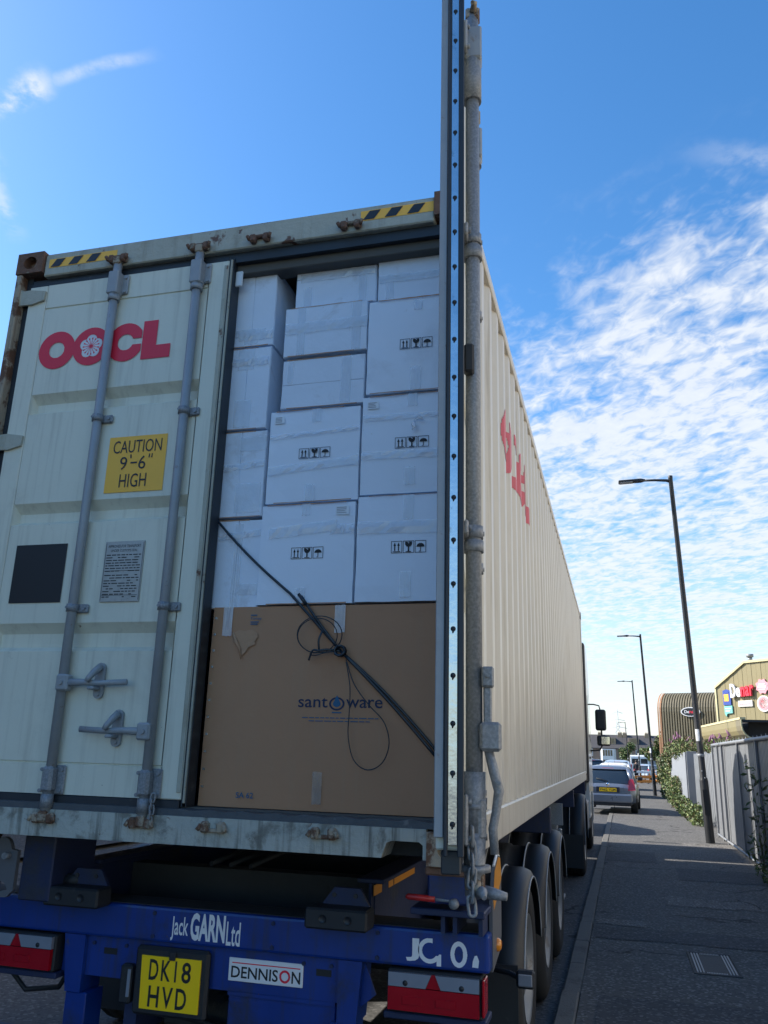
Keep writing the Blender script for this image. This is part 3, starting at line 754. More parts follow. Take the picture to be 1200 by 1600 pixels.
def wavy(mb, x0, x1, z0, z1, Y, n=16, wz=.004, dy=.001, slope=0.0):
    top = []; bot = []
    for i in range(n+1):
        x = x0+(x1-x0)*i/n; s_ = slope*(i/n)
        top.append((x, Y-random.uniform(0, dy), z1+s_+random.uniform(-wz, wz))); bot.append((x, Y-random.uniform(0, dy), z0+s_+random.uniform(-wz, wz)))
    mid = [((a[0]+b[0])/2, Y-random.uniform(0, dy*2), (a[2]+b[2])/2) for a, b in zip(top, bot)]
    return mb.sheet([bot, mid, top])
CG = 'white cartons stacked in the container doorway'
def carton(label, x0, x1, z0, z1, y=.12, depth=.45, side=False, seam=None, icon=None, lab=None, tapes=(), bands=(), rot=0.0, m=None):
    """side: flaps towards the camera; seam: ('v', x) or ('h', z)"""
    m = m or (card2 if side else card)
    t = thing('carton', label, 'carton', ((x0+x1)/2, y+depth/2, z0), CG)
    g = .0022
    bm_ = MB(); bul = random.uniform(.15, .95)
    b2 = bmesh.new(); bmesh.ops.create_cube(b2, size=1.0)
    bmesh.ops.subdivide_edges(b2, edges=list(b2.edges), cuts=6, use_grid_fill=True)
    for v in b2.verts:
        p = Vector(((x0+x1)/2+v.co.x*(x1-x0-2*g), y+depth/2+v.co.y*depth, (z0+z1)/2+v.co.z*(z1-z0-2*g)))
        k = (1-4*v.co.x**2)*(1-4*v.co.z**2)
        if v.co.y < -.45: p.y -= .005*k*(1 if not side else .4)*bul
        e_ = abs(v.co.x) > .49 or abs(v.co.z) > .49
        if e_: p += Vector((random.uniform(-1, 1)*.0012, random.uniform(-.0005, .004) if v.co.y < -.45 and not side else 0, random.uniform(-1, 1)*.0012))
        v.co = p
    bm_.merge(b2)
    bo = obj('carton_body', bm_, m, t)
    Y = y-.0055; P = rear(Y)
    if seam:
        k, c = seam
        if k == 'v': rects = ((x0+.004, c-.0015, z0+.004, z1-.004), (c+.0015, x1-.004, z0+.004, z1-.004))
        else: rects = ((x0+.004, x1-.004, z0+.004, c-.0015), (x0+.004, x1-.004, c+.0015, z1-.004))
        for q in rects: bx('flap', m, t, q[0], q[1], Y+.0006, y+.001, q[2], q[3], .0012)
        P = rear(Y-.0006); Y -= .0006
    for q in tapes:
        mm = MB(); wavy(mm, q[0], q[1], q[2], q[3], Y-.0012, 8, .002, .0006); obj('tape_strip', mm, tape_m, t)
    for q in bands:
        mm = MB(); wavy(mm, q[0], q[1], q[2], q[3], Y-.0022, 14, .0022, .0035, q[4] if len(q) > 4 else 0); obj('tape_band', mm, tape_m, t)
    for zz_ in (z0+.0012, z1-.0055):                        # raw brown board showing along the closing edges
        if random.random() < .8:
            xa = x0+random.uniform(.01, .12)*(x1-x0); xb = x1-random.uniform(.01, .2)*(x1-x0)
            mm = MB(); wavy(mm, xa, xb, zz_, zz_+random.uniform(.003, .005), Y-.0004, 10, .0008, .0004); obj('raw_edge', mm, kraft, t)
    if lab:
        mm = MB(); mm.face([rear(Y-.0009)(*c) for c in ((lab[0], lab[2]), (lab[1], lab[2]), (lab[1], lab[3]), (lab[0], lab[3]))]); lo_ = obj('paper_label', mm, label_m, t)
        ml = MB()
        for k in range(4):
            z = lab[2]+(lab[3]-lab[2])*(.18+.2*k); ml.face([rear(Y-.0016)(*c) for c in ((lab[0]+.005, z), (lab[1]-random.uniform(.005, .025), z), (lab[1]-.012, z+.0035), (lab[0]+.005, z+.0035))])
        obj('label_print', ml, M('faint_grey_print', (.36, .38, .42), .7), lo_)
    if icon:
        mi = MB(); icons(mi, icon[0], icon[1], icon[2], icon[3], rear(Y-.0011)); obj('handling_symbols', mi, ink_m, t)
    t.rotation_euler = (random.uniform(-.003, .003), random.uniform(-.005, .005), random.uniform(-.006, .006))
    return t
# left column, flaps outwards
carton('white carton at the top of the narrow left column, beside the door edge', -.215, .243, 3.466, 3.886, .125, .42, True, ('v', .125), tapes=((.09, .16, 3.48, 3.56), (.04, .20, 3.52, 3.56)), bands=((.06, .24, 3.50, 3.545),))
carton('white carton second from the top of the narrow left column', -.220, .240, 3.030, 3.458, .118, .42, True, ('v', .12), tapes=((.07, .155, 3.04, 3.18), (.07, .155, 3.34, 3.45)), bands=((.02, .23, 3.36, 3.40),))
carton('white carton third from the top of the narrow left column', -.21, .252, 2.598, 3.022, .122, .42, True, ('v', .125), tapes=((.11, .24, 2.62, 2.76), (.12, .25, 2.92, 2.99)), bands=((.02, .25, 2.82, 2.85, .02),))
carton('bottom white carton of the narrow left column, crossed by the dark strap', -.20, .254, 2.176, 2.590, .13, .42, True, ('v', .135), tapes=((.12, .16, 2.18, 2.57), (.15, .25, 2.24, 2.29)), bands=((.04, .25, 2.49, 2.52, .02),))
# middle column
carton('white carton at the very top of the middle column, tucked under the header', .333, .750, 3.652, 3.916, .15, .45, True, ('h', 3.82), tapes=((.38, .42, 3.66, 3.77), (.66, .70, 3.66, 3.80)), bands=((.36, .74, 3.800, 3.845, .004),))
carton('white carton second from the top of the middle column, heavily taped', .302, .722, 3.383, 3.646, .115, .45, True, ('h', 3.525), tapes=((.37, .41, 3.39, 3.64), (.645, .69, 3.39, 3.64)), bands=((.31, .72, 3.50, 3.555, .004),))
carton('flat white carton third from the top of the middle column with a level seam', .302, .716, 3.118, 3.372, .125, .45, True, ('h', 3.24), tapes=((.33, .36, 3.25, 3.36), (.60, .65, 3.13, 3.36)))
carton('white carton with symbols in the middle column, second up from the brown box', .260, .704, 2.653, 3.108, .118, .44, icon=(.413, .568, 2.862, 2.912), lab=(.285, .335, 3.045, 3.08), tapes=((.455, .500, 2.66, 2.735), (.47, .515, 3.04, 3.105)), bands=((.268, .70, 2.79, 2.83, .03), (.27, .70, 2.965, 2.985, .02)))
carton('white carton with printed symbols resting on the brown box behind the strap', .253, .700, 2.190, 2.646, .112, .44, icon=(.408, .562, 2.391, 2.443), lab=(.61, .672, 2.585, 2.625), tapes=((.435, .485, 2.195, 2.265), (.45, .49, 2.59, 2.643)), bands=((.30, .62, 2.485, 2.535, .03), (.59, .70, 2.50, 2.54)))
# right column, partly behind the open door
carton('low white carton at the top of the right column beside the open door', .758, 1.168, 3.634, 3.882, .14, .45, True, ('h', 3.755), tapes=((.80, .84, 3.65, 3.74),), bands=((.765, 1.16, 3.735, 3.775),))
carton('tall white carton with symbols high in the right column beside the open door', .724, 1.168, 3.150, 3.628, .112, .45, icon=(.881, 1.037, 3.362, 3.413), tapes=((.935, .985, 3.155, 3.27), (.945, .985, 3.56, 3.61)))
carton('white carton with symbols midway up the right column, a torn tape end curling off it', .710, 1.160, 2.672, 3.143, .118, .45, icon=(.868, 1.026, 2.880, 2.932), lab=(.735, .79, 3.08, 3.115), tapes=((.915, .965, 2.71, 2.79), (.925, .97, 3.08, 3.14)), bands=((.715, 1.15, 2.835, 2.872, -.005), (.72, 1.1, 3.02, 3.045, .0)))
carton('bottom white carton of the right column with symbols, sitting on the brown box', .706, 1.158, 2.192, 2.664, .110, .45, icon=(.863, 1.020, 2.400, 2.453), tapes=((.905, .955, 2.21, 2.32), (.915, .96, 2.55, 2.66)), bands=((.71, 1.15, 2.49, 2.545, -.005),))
tb = MB(); tb.tube([(.95, .108, 3.00), (.958, .085, 2.985), (.966, .08, 2.965), (.952, .09, 2.955)], [.004, .012, .010, .003], 6, flat=.2)
tb.tube([(.955, .106, 3.005), (.985, .088, 3.012), (1.005, .09, 3.0)], [.003, .010, .002], 6, flat=.2)
_r3 = [o for o in COL.objects if o.get('label', '').startswith('white carton with symbols midway')][0]
obj('torn_tape_end', tb, tape_m, _r3)
# big brown carton
bc = thing('brown_carton', 'big brown cardboard carton with a printed blue name filling the lower doorway', 'carton', (.62, .45, 1.348))
bb = MB(); b2 = bmesh.new(); bmesh.ops.create_cube(b2, size=1.0); bmesh.ops.subdivide_edges(b2, edges=list(b2.edges), cuts=5, use_grid_fill=True)
BX0, BX1, BZ0, BZ1, BY = .052, 1.162, 1.348, 2.184, .118
for v in b2.verts:
    p = Vector(((BX0+BX1)/2+v.co.x*(BX1-BX0), BY+.35+v.co.y*.7, (BZ0+BZ1)/2+v.co.z*(BZ1-BZ0)))
    if v.co.y < -.45: p.y -= .008*(1-4*v.co.x**2)*(1-4*v.co.z**2)
    v.co = p
bb.merge(b2); obj('carton_body', bb, kraft, bc)
yb_ = BY-.0095; Pb = rear(yb_)
for k in range(11):   # staples along the left edge
    z = 1.42+k*.071; bx('staple', bright, bc, BX0+.008, BX0+.020, BY-.003, BY-.001, z, z+.010)
for q in ((.105, .150, 2.055, 2.183), (.625, .672, 2.065, 2.183), (.56, .60, 1.375, 1.50)):
    mm = MB(); wavy(mm, q[0], q[1], q[2], q[3], yb_-.001, 6, .002, .0008); obj('tape_strip', mm, tape_k if q[3] < 2 else tape_m, bc)
tr = MB(); tr.face([(a, yb_-.001, b) for a, b in ((.160, 2.068), (.185, 2.080), (.21, 2.076), (.245, 2.082), (.272, 2.066), (.276, 2.05), (.262, 2.03), (.268, 2.018), (.235, 2.006), (.222, 1.985), (.205, 1.968), (.203, 1.995), (.192, 2.014), (.178, 2.04))]); obj('torn_patch', tr, kraft_torn, bc)
tr = MB(); tr.tube([(.158, yb_-.003, 2.07), (.178, yb_-.012, 2.03), (.196, yb_-.006, 2.0), (.205, yb_-.002, 1.955)], [.003, .008, .006, .002], 6, flat=.3); obj('torn_curl', tr, kraft_torn, bc)
pr = MB(); text(pr, 'sant', .480, .610, 1.755, 1.795, Pb, .006); text(pr, 'ware', .690, .846, 1.755, 1.790, Pb, .006)
pr.strips(lambda a, b: .70 < ((a-.650)/.030)**2+((b-1.771)/.024)**2 < 1.25, .61, .69, 1.74, 1.80, Pb, .001, .001)
obj('name_print', pr, ink_blue, bc)
pr = MB(); Pb2 = rear(yb_-.0006)
pr.strips(lambda a, b: ((a-.650)/(.017 if b < 1.772 else .017*max(0, (1.806-b)/.034)))**2+((min(b, 1.772)-1.772)/.014)**2 < 1 if b < 1.805 else False, .62, .68, 1.755, 1.806, Pb2, .001, .001)
pr.face([Pb2(.63, 1.733), Pb2(.672, 1.733), Pb2(.672, 1.738), Pb2(.63, 1.738)])
for z, a0, a1 in ((1.712, .50, .83), (1.699, .53, .80)):
    x = a0
    while x < a1:
        l_ = random.uniform(.012, .04); pr.face([Pb(x, z), Pb(min(x+l_, a1), z), Pb(min(x+l_, a1), z+.0035), Pb(x, z+.0035)]); x += l_+.005
text(pr, 'SA 62', .226, .304, 1.386, 1.409, Pb, .012)
text(pr, 'Turkey', .235, .288, 2.122, 2.137, Pb, .005)
for z, w in ((2.143, .03), (2.113, .04), (2.104, .035)): pr.face([Pb(.236, z), Pb(.236+w, z), Pb(.236+w, z+.0045), Pb(.236, z+.0045)])
obj('small_print', pr, ink_teal, bc)

# strap tied across the load
st = thing('strap', 'dark plastic strap knotted slantwise across the cartons and brown box', 'strap', (.66, .09, 1.98))
def band(name, pts, w=.009, th=.30):
    m = MB(); m.tube(pts, w, 6, flat=th); return obj(name, m, strap_m, st)
def lerp3(a, b, n, sag=0.0, yo=0.0):
    out = []
    for i in range(n+1):
        t = i/n; out.append((a[0]+(b[0]-a[0])*t, a[1]+(b[1]-a[1])*t+yo*math.sin(PI*t), a[2]+(b[2]-a[2])*t-sag*math.sin(PI*t)))
    return out
KN = (.664, .088, 1.985)
band('strap_band', lerp3((-.03, .105, 2.655), (.42, .094, 2.235), 8, .02)+lerp3((.43, .094, 2.225), KN, 5), .0058)
band('strap_band', lerp3((.473, .090, 2.222), KN, 6, .006), .0058)
band('strap_band', lerp3(KN, (1.09, .10, 1.553), 9, -.012), .0062)
band('strap_band', lerp3(KN, (1.10, .10, 1.566), 9, -.020), .0055)
kn = MB()
for k in range(5):
    t = k*1.3; kn.tube([(KN[0]+.022*math.cos(t+i*PI/5), KN[1]-.008-.010*math.sin(i*PI/5), KN[2]+.020*math.sin(t+i*PI/5)) for i in range(9)], .006, 6, flat=.5)
obj('knot', kn, strap_m, st)
def smooth(p, n=5):
    out = []
    for i in range(len(p)-1):
        a, b, c, d = (Vector(p[max(i-1, 0)]), Vector(p[i]), Vector(p[i+1]), Vector(p[min(i+2, len(p)-1)]))
        for k in range(n):
            t = k/n; out.append(tuple(.5*((2*b)+(c-a)*t+(2*a-5*b+4*c-d)*t*t+(3*b-a-3*c+d)*t**3)))
    return out+[tuple(p[-1])]
def loop(pts): band('strap_loop', pts, .0022, .6)
def ring_(cx, cz, rx, rz_, a0, a1, n=26, y=.07, tilt=0.0):
    out = []
    for i in range(n+1):
        t = R(a0+(a1-a0)*i/n); a = rx*math.cos(t); b = rz_*math.sin(t); c, s = math.cos(tilt), math.sin(tilt); out.append((cx+a*c-b*s, y-.02*math.sin(PI*i/n), cz+a*s+b*c))
    return out
loop([KN]+ring_(.572, 2.052, .10, .078, -60, 250, y=.085)+[KN])
loop([KN]+ring_(.565, 2.048, .088, .072, -70, 260, y=.080)+[KN])
loop(smooth([(.69, .088, 1.95), (.73, .082, 1.85), (.80, .072, 1.765), (.865, .068, 1.70), (.888, .070, 1.62), (.862, .074, 1.545), (.80, .078, 1.515), (.742, .078, 1.55), (.715, .076, 1.64), (.715, .078, 1.74), (.712, .084, 1.84), (.69, .088, 1.94)]))
loop(smooth([KN, (.61, .07, 1.978), (.565, .06, 1.965), (.535, .075, 1.968)]))
band('strap_end', smooth([KN, (.615, .075, 1.99), (.575, .066, 1.985), (.548, .066, 1.985), (.53, .072, 1.945)]), .0045)
band('strap_end', smooth([(.585, .075, 2.07), (.572, .068, 2.03), (.574, .072, 1.99)]), .0045)
band('strap_end', lerp3((.46, .09, 2.232), (.50, .082, 2.185), 2), .007)

# ================================================================== TRAILER
tl = thing('container_trailer', 'blue skeletal container trailer with three axles, lights and a yellow number plate', 'trailer', (0, 3, 0))
YB = .30
rb_ = MB(); rb_.box(-1.247, 1.247, YB, YB+.22, .777, .915, .012, seg=2); rear_beam = obj('rear_beam', rb_, blue_m, tl)
bx('dark_beam_top', under, rear_beam, -1.20, 1.20, YB+.022, YB+.20, .9155, .918)  # dark sheet over the beam top, short of its edges
bx('rear_panel', blue_m, tl, -.545, .64, YB+.035, YB+.05, .615, .776)
for xa, xb in ((-.46, -.375), (.525, .61)):
    bx('slot', black_m, tl, xa+.01, xb-.01, YB+.0335, YB+.036, .705, .730, .0)
bx('lower_panel', blue_m, tl, .15, .62, YB+.045, YB+.07, .30, .612, .004)
bx('lower_rib', blue_m, tl, .15, .62, YB+.035, YB+.046, .600, .616)
for (xa, xb, g) in ((-.640, -.535, -1), (.635, .735, 1)):
    m = MB(); m.prism([(xa if g > 0 else xa, .776), (xb, .776), (xb if g < 0 else xb-.02, .55), (xa+.03 if g < 0 else xa, .55)], lambda a, b, w: (a, w, b), YB+.012, YB+.16)
    obj('light_post', m, blue_m, tl)
    m = MB(); c = (xa+xb)/2; m.box(c-.052+.03*g*-1, c+.052+.03*g*-1, YB+.02, YB+.15, .20, .549, .004); obj('bumper_leg', m, blue_m, tl)
    m = MB(); m.prism([(xa, .770), (xa, .60), (xa-.06, .655)] if g < 0 else [(xb, .770), (xb-.02, .60), (xb+.05, .655)], lambda a, b, w: (a, w, b), YB+.05, YB+.06); obj('gusset', m, blue_m, tl)
bx('underrun_bar', blue_dirty, tl, -1.15, 1.15, YB+.04, YB+.14, .24, .36, .008)
for s in (-1, 1): bx('inner_frame', blue_dirty, tl, min(s*.3, s*.36), max(s*.3, s*.36), YB+.10, YB+.6, .38, .76)
bx('brake_chamber', under, tl, -.30, .14, YB+.30, YB+.5, .36, .62, .03)
# lamps
def tail_light(xa, xb, side):
    t = MB(); t.box(xa-.006, xb+.006, YB-.015, YB+.09, .622, .770, .006); t_ = obj('tail_light', t, rubber, tl)
    xc = (xa+xb)/2; h = .714; P = lambda a, b, w: (a, w, b)
    c = MB()
    for q in ([(xa+.003, h+.001), (xc-.030, h+.001), (xc-.008, .763), (xa+.003, .763)], [(xc+.030, h+.001), (xb-.003, h+.001), (xb-.003, .763), (xc+.008, .763)]): c.prism(q, P, YB-.034, YB-.016)
    obj('clear_lens', c, clear_lens, t_)
    for bxc in ((xa+xc)/2-.02, (xb+xc)/2+.02):
        obj('bulb', MB().lathe([(.0001, -.0), (.012, .004), (.016, .012)], (bxc, YB-.0375, .728), 'Y', 10), rubber, t_)
    obj('reflector_triangle', MB().prism([(xc-.029, h+.001), (xc+.029, h+.001), (xc+.007, .763), (xc-.007, .763)], P, YB-.030, YB-.016), red_lens, t_)
    r_ = MB(); r_.prism([(xa+.003, .634), (xb-.003, .632), (xb-.003, h-.001), (xa+.003, h-.001)], P, YB-.036, YB-.016)
    for k in range(2): r_.box(xa+.06+k*.13, xa+.14+k*.13, YB-.039, YB-.036, .655, .685, .002)
    obj('red_lens', r_, red_lens, t_)
    obj('end_lens', MB().box(*((xb+.0065, xb+.016) if side > 0 else (xa-.016, xa-.0065)), YB-.03, YB+.06, .635, .762, .003), red_lens, t_)
    bx('light_tray', blue_dirty, tl, xa-.02, xb+.02, YB-.01, YB+.14, .595, .6195, .004)
tail_light(.853, 1.215, 1); tail_light(-1.04, -.668, -1)
# number plate
bx('plate_holder', rubber, tl, -.272, .072, YB-.004, YB+.03, .498, .760, .012)
npl = MB(); npl.prism([(-.228, .526), (.042, .526), (.042, .727), (-.236, .727)], lambda a, b, w: (a, w, b), YB-.012, YB-.005); pl = obj('number_plate', npl, plate_y, tl)
def chars(s, x0, x1, z0, z1, Y, off=.016, gap=.014, name='plate_lettering'):
    m = MB(); n = len(s); ws = [.55 if c in '1I' else 1.0 for c in s]; tot = (x1-x0-gap*(n-1))/sum(ws); x = x0
    for c, w in zip(s, ws):
        text(m, c, x+(tot*w*.22 if c == 'I' else 0), x+tot*w*(.22+.36 if c == 'I' else 1), z0, z1, rear(Y), off); x += tot*w+gap
    return obj(name, m, black_m, pl)
chars('DKI8', -.195, .000, .636, .715, YB-.0126); chars('HVD', -.190, -.012, .536, .615, YB-.0126)
bx('plate_clip', rubber, tl, -.105, -.075, YB-.02, YB-.0135, .7165, .752, .003)
bx('plate_lamp', rubber, tl, -.34, -.285, YB+.0, YB+.05, .53, .68, .008); bx('lamp_lens', clear_lens, tl, -.300, -.286, YB-.006, YB-.001, .56, .665)
dn = MB().box(.150, .480, YB+.028, YB+.0345, .655, .742, .002); dn_ = obj('maker_plate', dn, white_film, tl)
dm = MB(); text(dm, 'DENNIS', .163, .372, .668, .712, rear(YB+.0272), .014); text(dm, 'N', .432, .470, .668, .712, rear(YB+.0272), .014); obj('maker_lettering', dm, black_m, dn_)
dm = MB(); dm.strips(lambda a, b: .42 < ((a-.402)/.024)**2+((b-.690)/.024)**2 < 1, .375, .43, .663, .716, rear(YB+.0272), .0012, .001)
dm.face([rear(YB+.0272)(*q) for q in ((.165, .722), (.468, .722), (.468, .726), (.165, .726))]); obj('maker_red_print', dm, red_m, dn_)
tx = MB(); Pt = rear(YB-.0008)
text(tx, 'Jack', -.117, -.036, .790, .884, Pt, .012); text(tx, 'GARN', -.026, .135, .797, .904, Pt, .035); text(tx, 'Ltd', .142, .205, .790, .882, Pt, .012)
obj('company_lettering', tx, white_film, rear_beam)
tx = MB(); text(tx, 'J', .917, .970, .800, .882, Pt, .03)
tx.strips(lambda a, b: (.42 < ((a-1.012)/.046)**2+((b-.842)/.045)**2 < 1 and not (a > 1.024 and b > .826)) or (1.040 < a < 1.058 and .79 < b < .832 and b < .80+(a-1.03)*1.6), .965, 1.062, .79, .886, Pt, .0012, .001)
tx.strips(lambda a, b: ((a-1.128)/.033)**2+((b-.838)/.046)**2 < 1 and ((a-1.128)/.017)**2+((b-.838)/.029)**2 > 1, 1.09, 1.165, .79, .886, Pt, .0012, .001)
tx.face([Pt(*q) for q in ((1.180, .798), (1.204, .797), (1.207, .822), (1.199, .840), (1.190, .838), (1.183, .82))])
obj('fleet_lettering', tx, white_film, rear_beam)
# rubber buffers with bolted brackets
for xa, xb in ((-.690, -.418), (.525, .785)):
    m = MB(); m.box(xa, xb, .185, .298, .905, .983, .008); b_ = obj('buffer', m, rubber, tl)
    for k in (.3, .7): obj('bolt_hole', MB().lathe([(.0001, 0), (.013, 0), (.016, -.003)], (xa+(xb-xa)*k, .1845, .945), 'Y', 12), black_m, b_)
    m = MB(); m.prism([(xa+.04, .984), (xb-.02, .984), (xb-.06, 1.048), (xa+.09, 1.048)], lambda a, b, w: (a, w, b), .285, .305); p_ = obj('bracket', m, blue_dirty, tl)
    for k in (.35, .7): obj('bolt', MB().cyl((xa+(xb-xa)*k, .278, 1.02), (xa+(xb-xa)*k, .286, 1.02), .009, n=8), under, p_)
# right rear corner: twist lock, shelf, side plate
bx('twist_lock_housing', blue_m, tl, 1.03, 1.20, .16, .34, 1.035, 1.150, .008)
bx('twist_lock_pad', rusty, tl, 1.05, 1.215, .02, .33, 1.152, 1.182, .006)
sh = MB(); sh.box(.955, 1.245, .20, .50, .985, 1.010, .004); obj('shelf', sh, blue_dirty, tl)
for x in (1.068, 1.115, 1.215): bx('shelf_rib', blue_dirty, tl, x, x+.016, .24, .46, .918, .984)
hl = MB(); hl.tube([(.945, .165, 1.052), (.955, .165, 1.053), (1.06, .165, 1.050)], [.006, .0115, .0115], 10); obj('lock_lever_grip', hl, red_p, tl)
hl = MB(); hl.cyl((1.06, .165, 1.050), (1.13, .165, 1.047), .007, n=8); hl.lathe([(.0001, 0), (.018, .002), (.020, .018), (.0001, .022)], (1.135, .14, 1.04), 'Y', 12); obj('lock_lever', hl, galv, tl)
sp = MB(); Px = lambda a, b, w: (w, a, b)
sp.prism([(.375, .770), (.60, .81), (.635, .86), (.64, 1.10), (.61, 1.165), (.55, 1.178), (.44, 1.135), (.375, 1.02)], Px, 1.236, 1.250); spo = obj('side_plate', sp, greyplate, tl)
m = MB(); m.face([(1.2512, a, b) for a, b in ((.39, 1.03), (.41, .985), (.635, 1.075), (.636, 1.10), (.608, 1.160), (.55, 1.172), (.44, 1.130))]); obj('orange_tape', m, orange_tape, spo)
m = MB(); m.tube([(1.243, .46, 1.145), (1.243, .55, 1.181), (1.243, .605, 1.170), (1.243, .637, 1.11)], .006, 6); obj('edge_highlight', m, white_film, spo)  # white tube paints a highlight along the plate's rounded top edge
obj('marker_lamp', MB().lathe([(.0001, .018), (.016, .016), (.024, .008), (.026, 0)], (1.2505, .50, .845), 'X', 14), amber, tl)
# left rear corner
bx('bolster_post', blue_dirty, tl, -.815, -.655, .18, .50, .918, 1.185, .006)
hk = MB(); hk.prism([(-.90+.05*math.cos(R(t))*1.0, 1.10+.075*math.sin(R(t))) for t in range(20, 200, 20)]+[(-.945, 1.06), (-.91, 1.00), (-.865, .985), (-.85, .96), (-.92, .945), (-.93, .925), (-.85, .93), (-.82, .96), (-.82, 1.12)], lambda a, b, w: (a, w, b), .150, .172); obj('hook_plate', hk, greyplate, tl)
obj('hook_pin', MB().cyl((-.865, .12, 1.10), (-.865, .16, 1.10), .014, n=10), galv, tl)
bx('twist_lock_housing', blue_dirty, tl, -1.20, -1.03, .16, .34, .920, 1.150, .008)
bx('twist_lock_pad', rusty, tl, -1.215, -1.05, .02, .33, 1.152, 1.182, .006)
obj('lock_lever', MB().tube([(-.66, .3, .99), (-.60, .3, 1.0), (-.585, .3, 1.01)], [.03, .028, .01], 8), rubber, tl)
# main rails
for s in (-1, 1):
    m = MB(); c = s*.70
    m.box(c-.006, c+.006, .52, 11.6, .74, 1.035); m.box(c-.06, c+.06, .52, 11.6, 1.036, 1.054, .003); m.box(c-.06, c+.06, .52, 11.6, .722, .739, .003)
    rl = obj('chassis_rail', m, blue_dirty, tl)
    if s > 0:
        bx('web_plate', blue_dirty, tl, c+.0065, c+.012, .56, 2.0, .76, 1.03)
        for ya, yb in ((.53, .66), (.78, .86), (.88, 1.30)): bx('orange_tape', orange_tape, tl, c+.0125, c+.0145, ya, yb, .985, 1.028)
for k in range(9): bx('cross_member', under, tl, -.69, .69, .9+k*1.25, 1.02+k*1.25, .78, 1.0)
bx('dark_gap_plate', under, tl, -.69, .69, .55, 5.6, .74, .76)  # plate added between the rails to darken the gap under the container
for k in range(4):
    yk_ = .3+k*3.8
    for s in (-1, 1): bx('bolster', blue_dirty, tl, min(s*.76, s*1.2), max(s*.76, s*1.2), yk_+3.75, yk_+3.87, .98, 1.18, .006)
bx('air_tank', under, tl, -.45, .45, 5.9, 6.3, .50, .72, .08)
for k in range(3): obj('air_line', MB().tube([(-.1+.1*k, .6, 1.06), (-.05+.1*k, .9, 1.10), (.0+.12*k, 1.3, 1.05)], .012, 6), rubber, tl)
for pts, r_ in (([(-.36, .42, .60), (-.2, .5, .46), (.05, .52, .42), (.3, .5, .50)], .014), ([(.66, .42, .58), (.72, .46, .45), (.86, .44, .42), (1.0, .42, .50), (1.05, .40, .60)], .012), ([(-.66, .40, .60), (-.74, .46, .52), (-.9, .44, .50), (-.98, .40, .60)], .012), ([(.02, .55, .52), (.05, .9, .55), (.1, 1.5, .58)], .02)): obj('brake_hose', MB().tube([Vector(p) for p in pts[0:]] if False else pts, r_, 7), rubber, tl)
for x in (-1.1, -.2, .35, .80):
    for z in (.80, .89): obj('bolt', MB().cyl((x, YB-.007, z), (x, YB+.001, z), .009, n=6), blue_dirty, rear_beam)
for x in (-.50, -.34, .48, .60): obj('bolt', MB().cyl((x, YB+.026, .745), (x, YB+.036, .745), .008, n=6), blue_dirty, tl)
# axles and wheels
AX = (1.86, 3.17, 4.48)
def wheel(parent, x, yc, zc, r, w, s, rimr):
    t = MB(); x0 = -w/2
    prof = [(rimr, -w/2+.02), (rimr+.02, -w/2+.004), (r-.07, -w/2), (r-.02, -w/2+.02), (r, -w/2+.045)]
    k = -w/2+.06
    for g_ in range(4):
        prof += [(r, k), (r-.012, k+.004), (r-.012, k+.014), (r, k+.018)]; k += (w-.12)/3.6
    prof += [(r, w/2-.045), (r-.02, w/2-.02), (r-.07, w/2), (rimr+.02, w/2-.004), (rimr, w/2-.02)]
    t.lathe(prof, (x, yc, zc), 'X', 36); ty = obj('wheel', t, tyre_m, parent)
    m = MB(); o = w/2
    m.lathe([(rimr+.006, s*(o-.004)), (rimr-.01, s*(o-.012)), (rimr-.03, s*(o-.06)), (rimr*.72, s*(o-.10)), (rimr*.55, s*(o-.07)), (rimr*.5, s*(o-.03)), (rimr*.30, s*(o-.02)), (.0001, s*(o-.01))], (x, yc, zc), 'X', 36)
    m.lathe([(rimr, -o+.02), (rimr, o-.02)], (x, yc, zc), 'X', 36)
    for q in range(10):
        a = 2*PI*q/10; m.cyl((x+s*(o-.075), yc+rimr*.62*math.cos(a), zc+rimr*.62*math.sin(a)), (x+s*(o-.045), yc+rimr*.62*math.cos(a), zc+rimr*.62*math.sin(a)), .014, n=6)
    obj('rim', m, rim_m, ty); return ty
def fender(parent, x0, x1, yc, zc, r, a0, a1, ribs=True, name='mudguard'):
    m = MB(); n = 26; t = .008
    arcs = [R(a0+(a1-a0)*i/n) for i in range(n+1)]
    def row(rr, x): return [(x, yc+rr*math.cos(a), zc+rr*math.sin(a)) for a in arcs]
    w = x1-x0; s = 1 if x0 > 0 else -1
    xs_ = [x0, x0+.008, x0+w*.34, x0+w*.36, x0+w*.62, x0+w*.64, x1-.06, x1-.02, x1]; rs_ = [r-.02, r, r, r-.012, r-.012, r+.004, r+.004, r-.012, r-.045]
    if s < 0: xs_ = [-(x) for x in [abs(x1), abs(x1)+.008, abs(x1)+w*.34, abs(x1)+w*.36, abs(x1)+w*.62, abs(x1)+w*.64, abs(x0)-.06, abs(x0)-.02, abs(x0)]]
    m.sheet([row(rr, x) for rr, x in zip(rs_, xs_)], True)
    m.sheet([row(rr-.01, x) for rr, x in zip(rs_, xs_)], True)
    f = obj(name, m, fender_m, parent)
    for i in (1, 5):
        g = MB(); g.tube(row(rs_[i]+.004, xs_[i]), .006, 6); obj('rim_trim', g, galv_rod, f)
    g = MB(); g.tube(row(rs_[-1], xs_[-1]), .005, 6); obj('rim_trim', g, galv_rod, f)
    return f
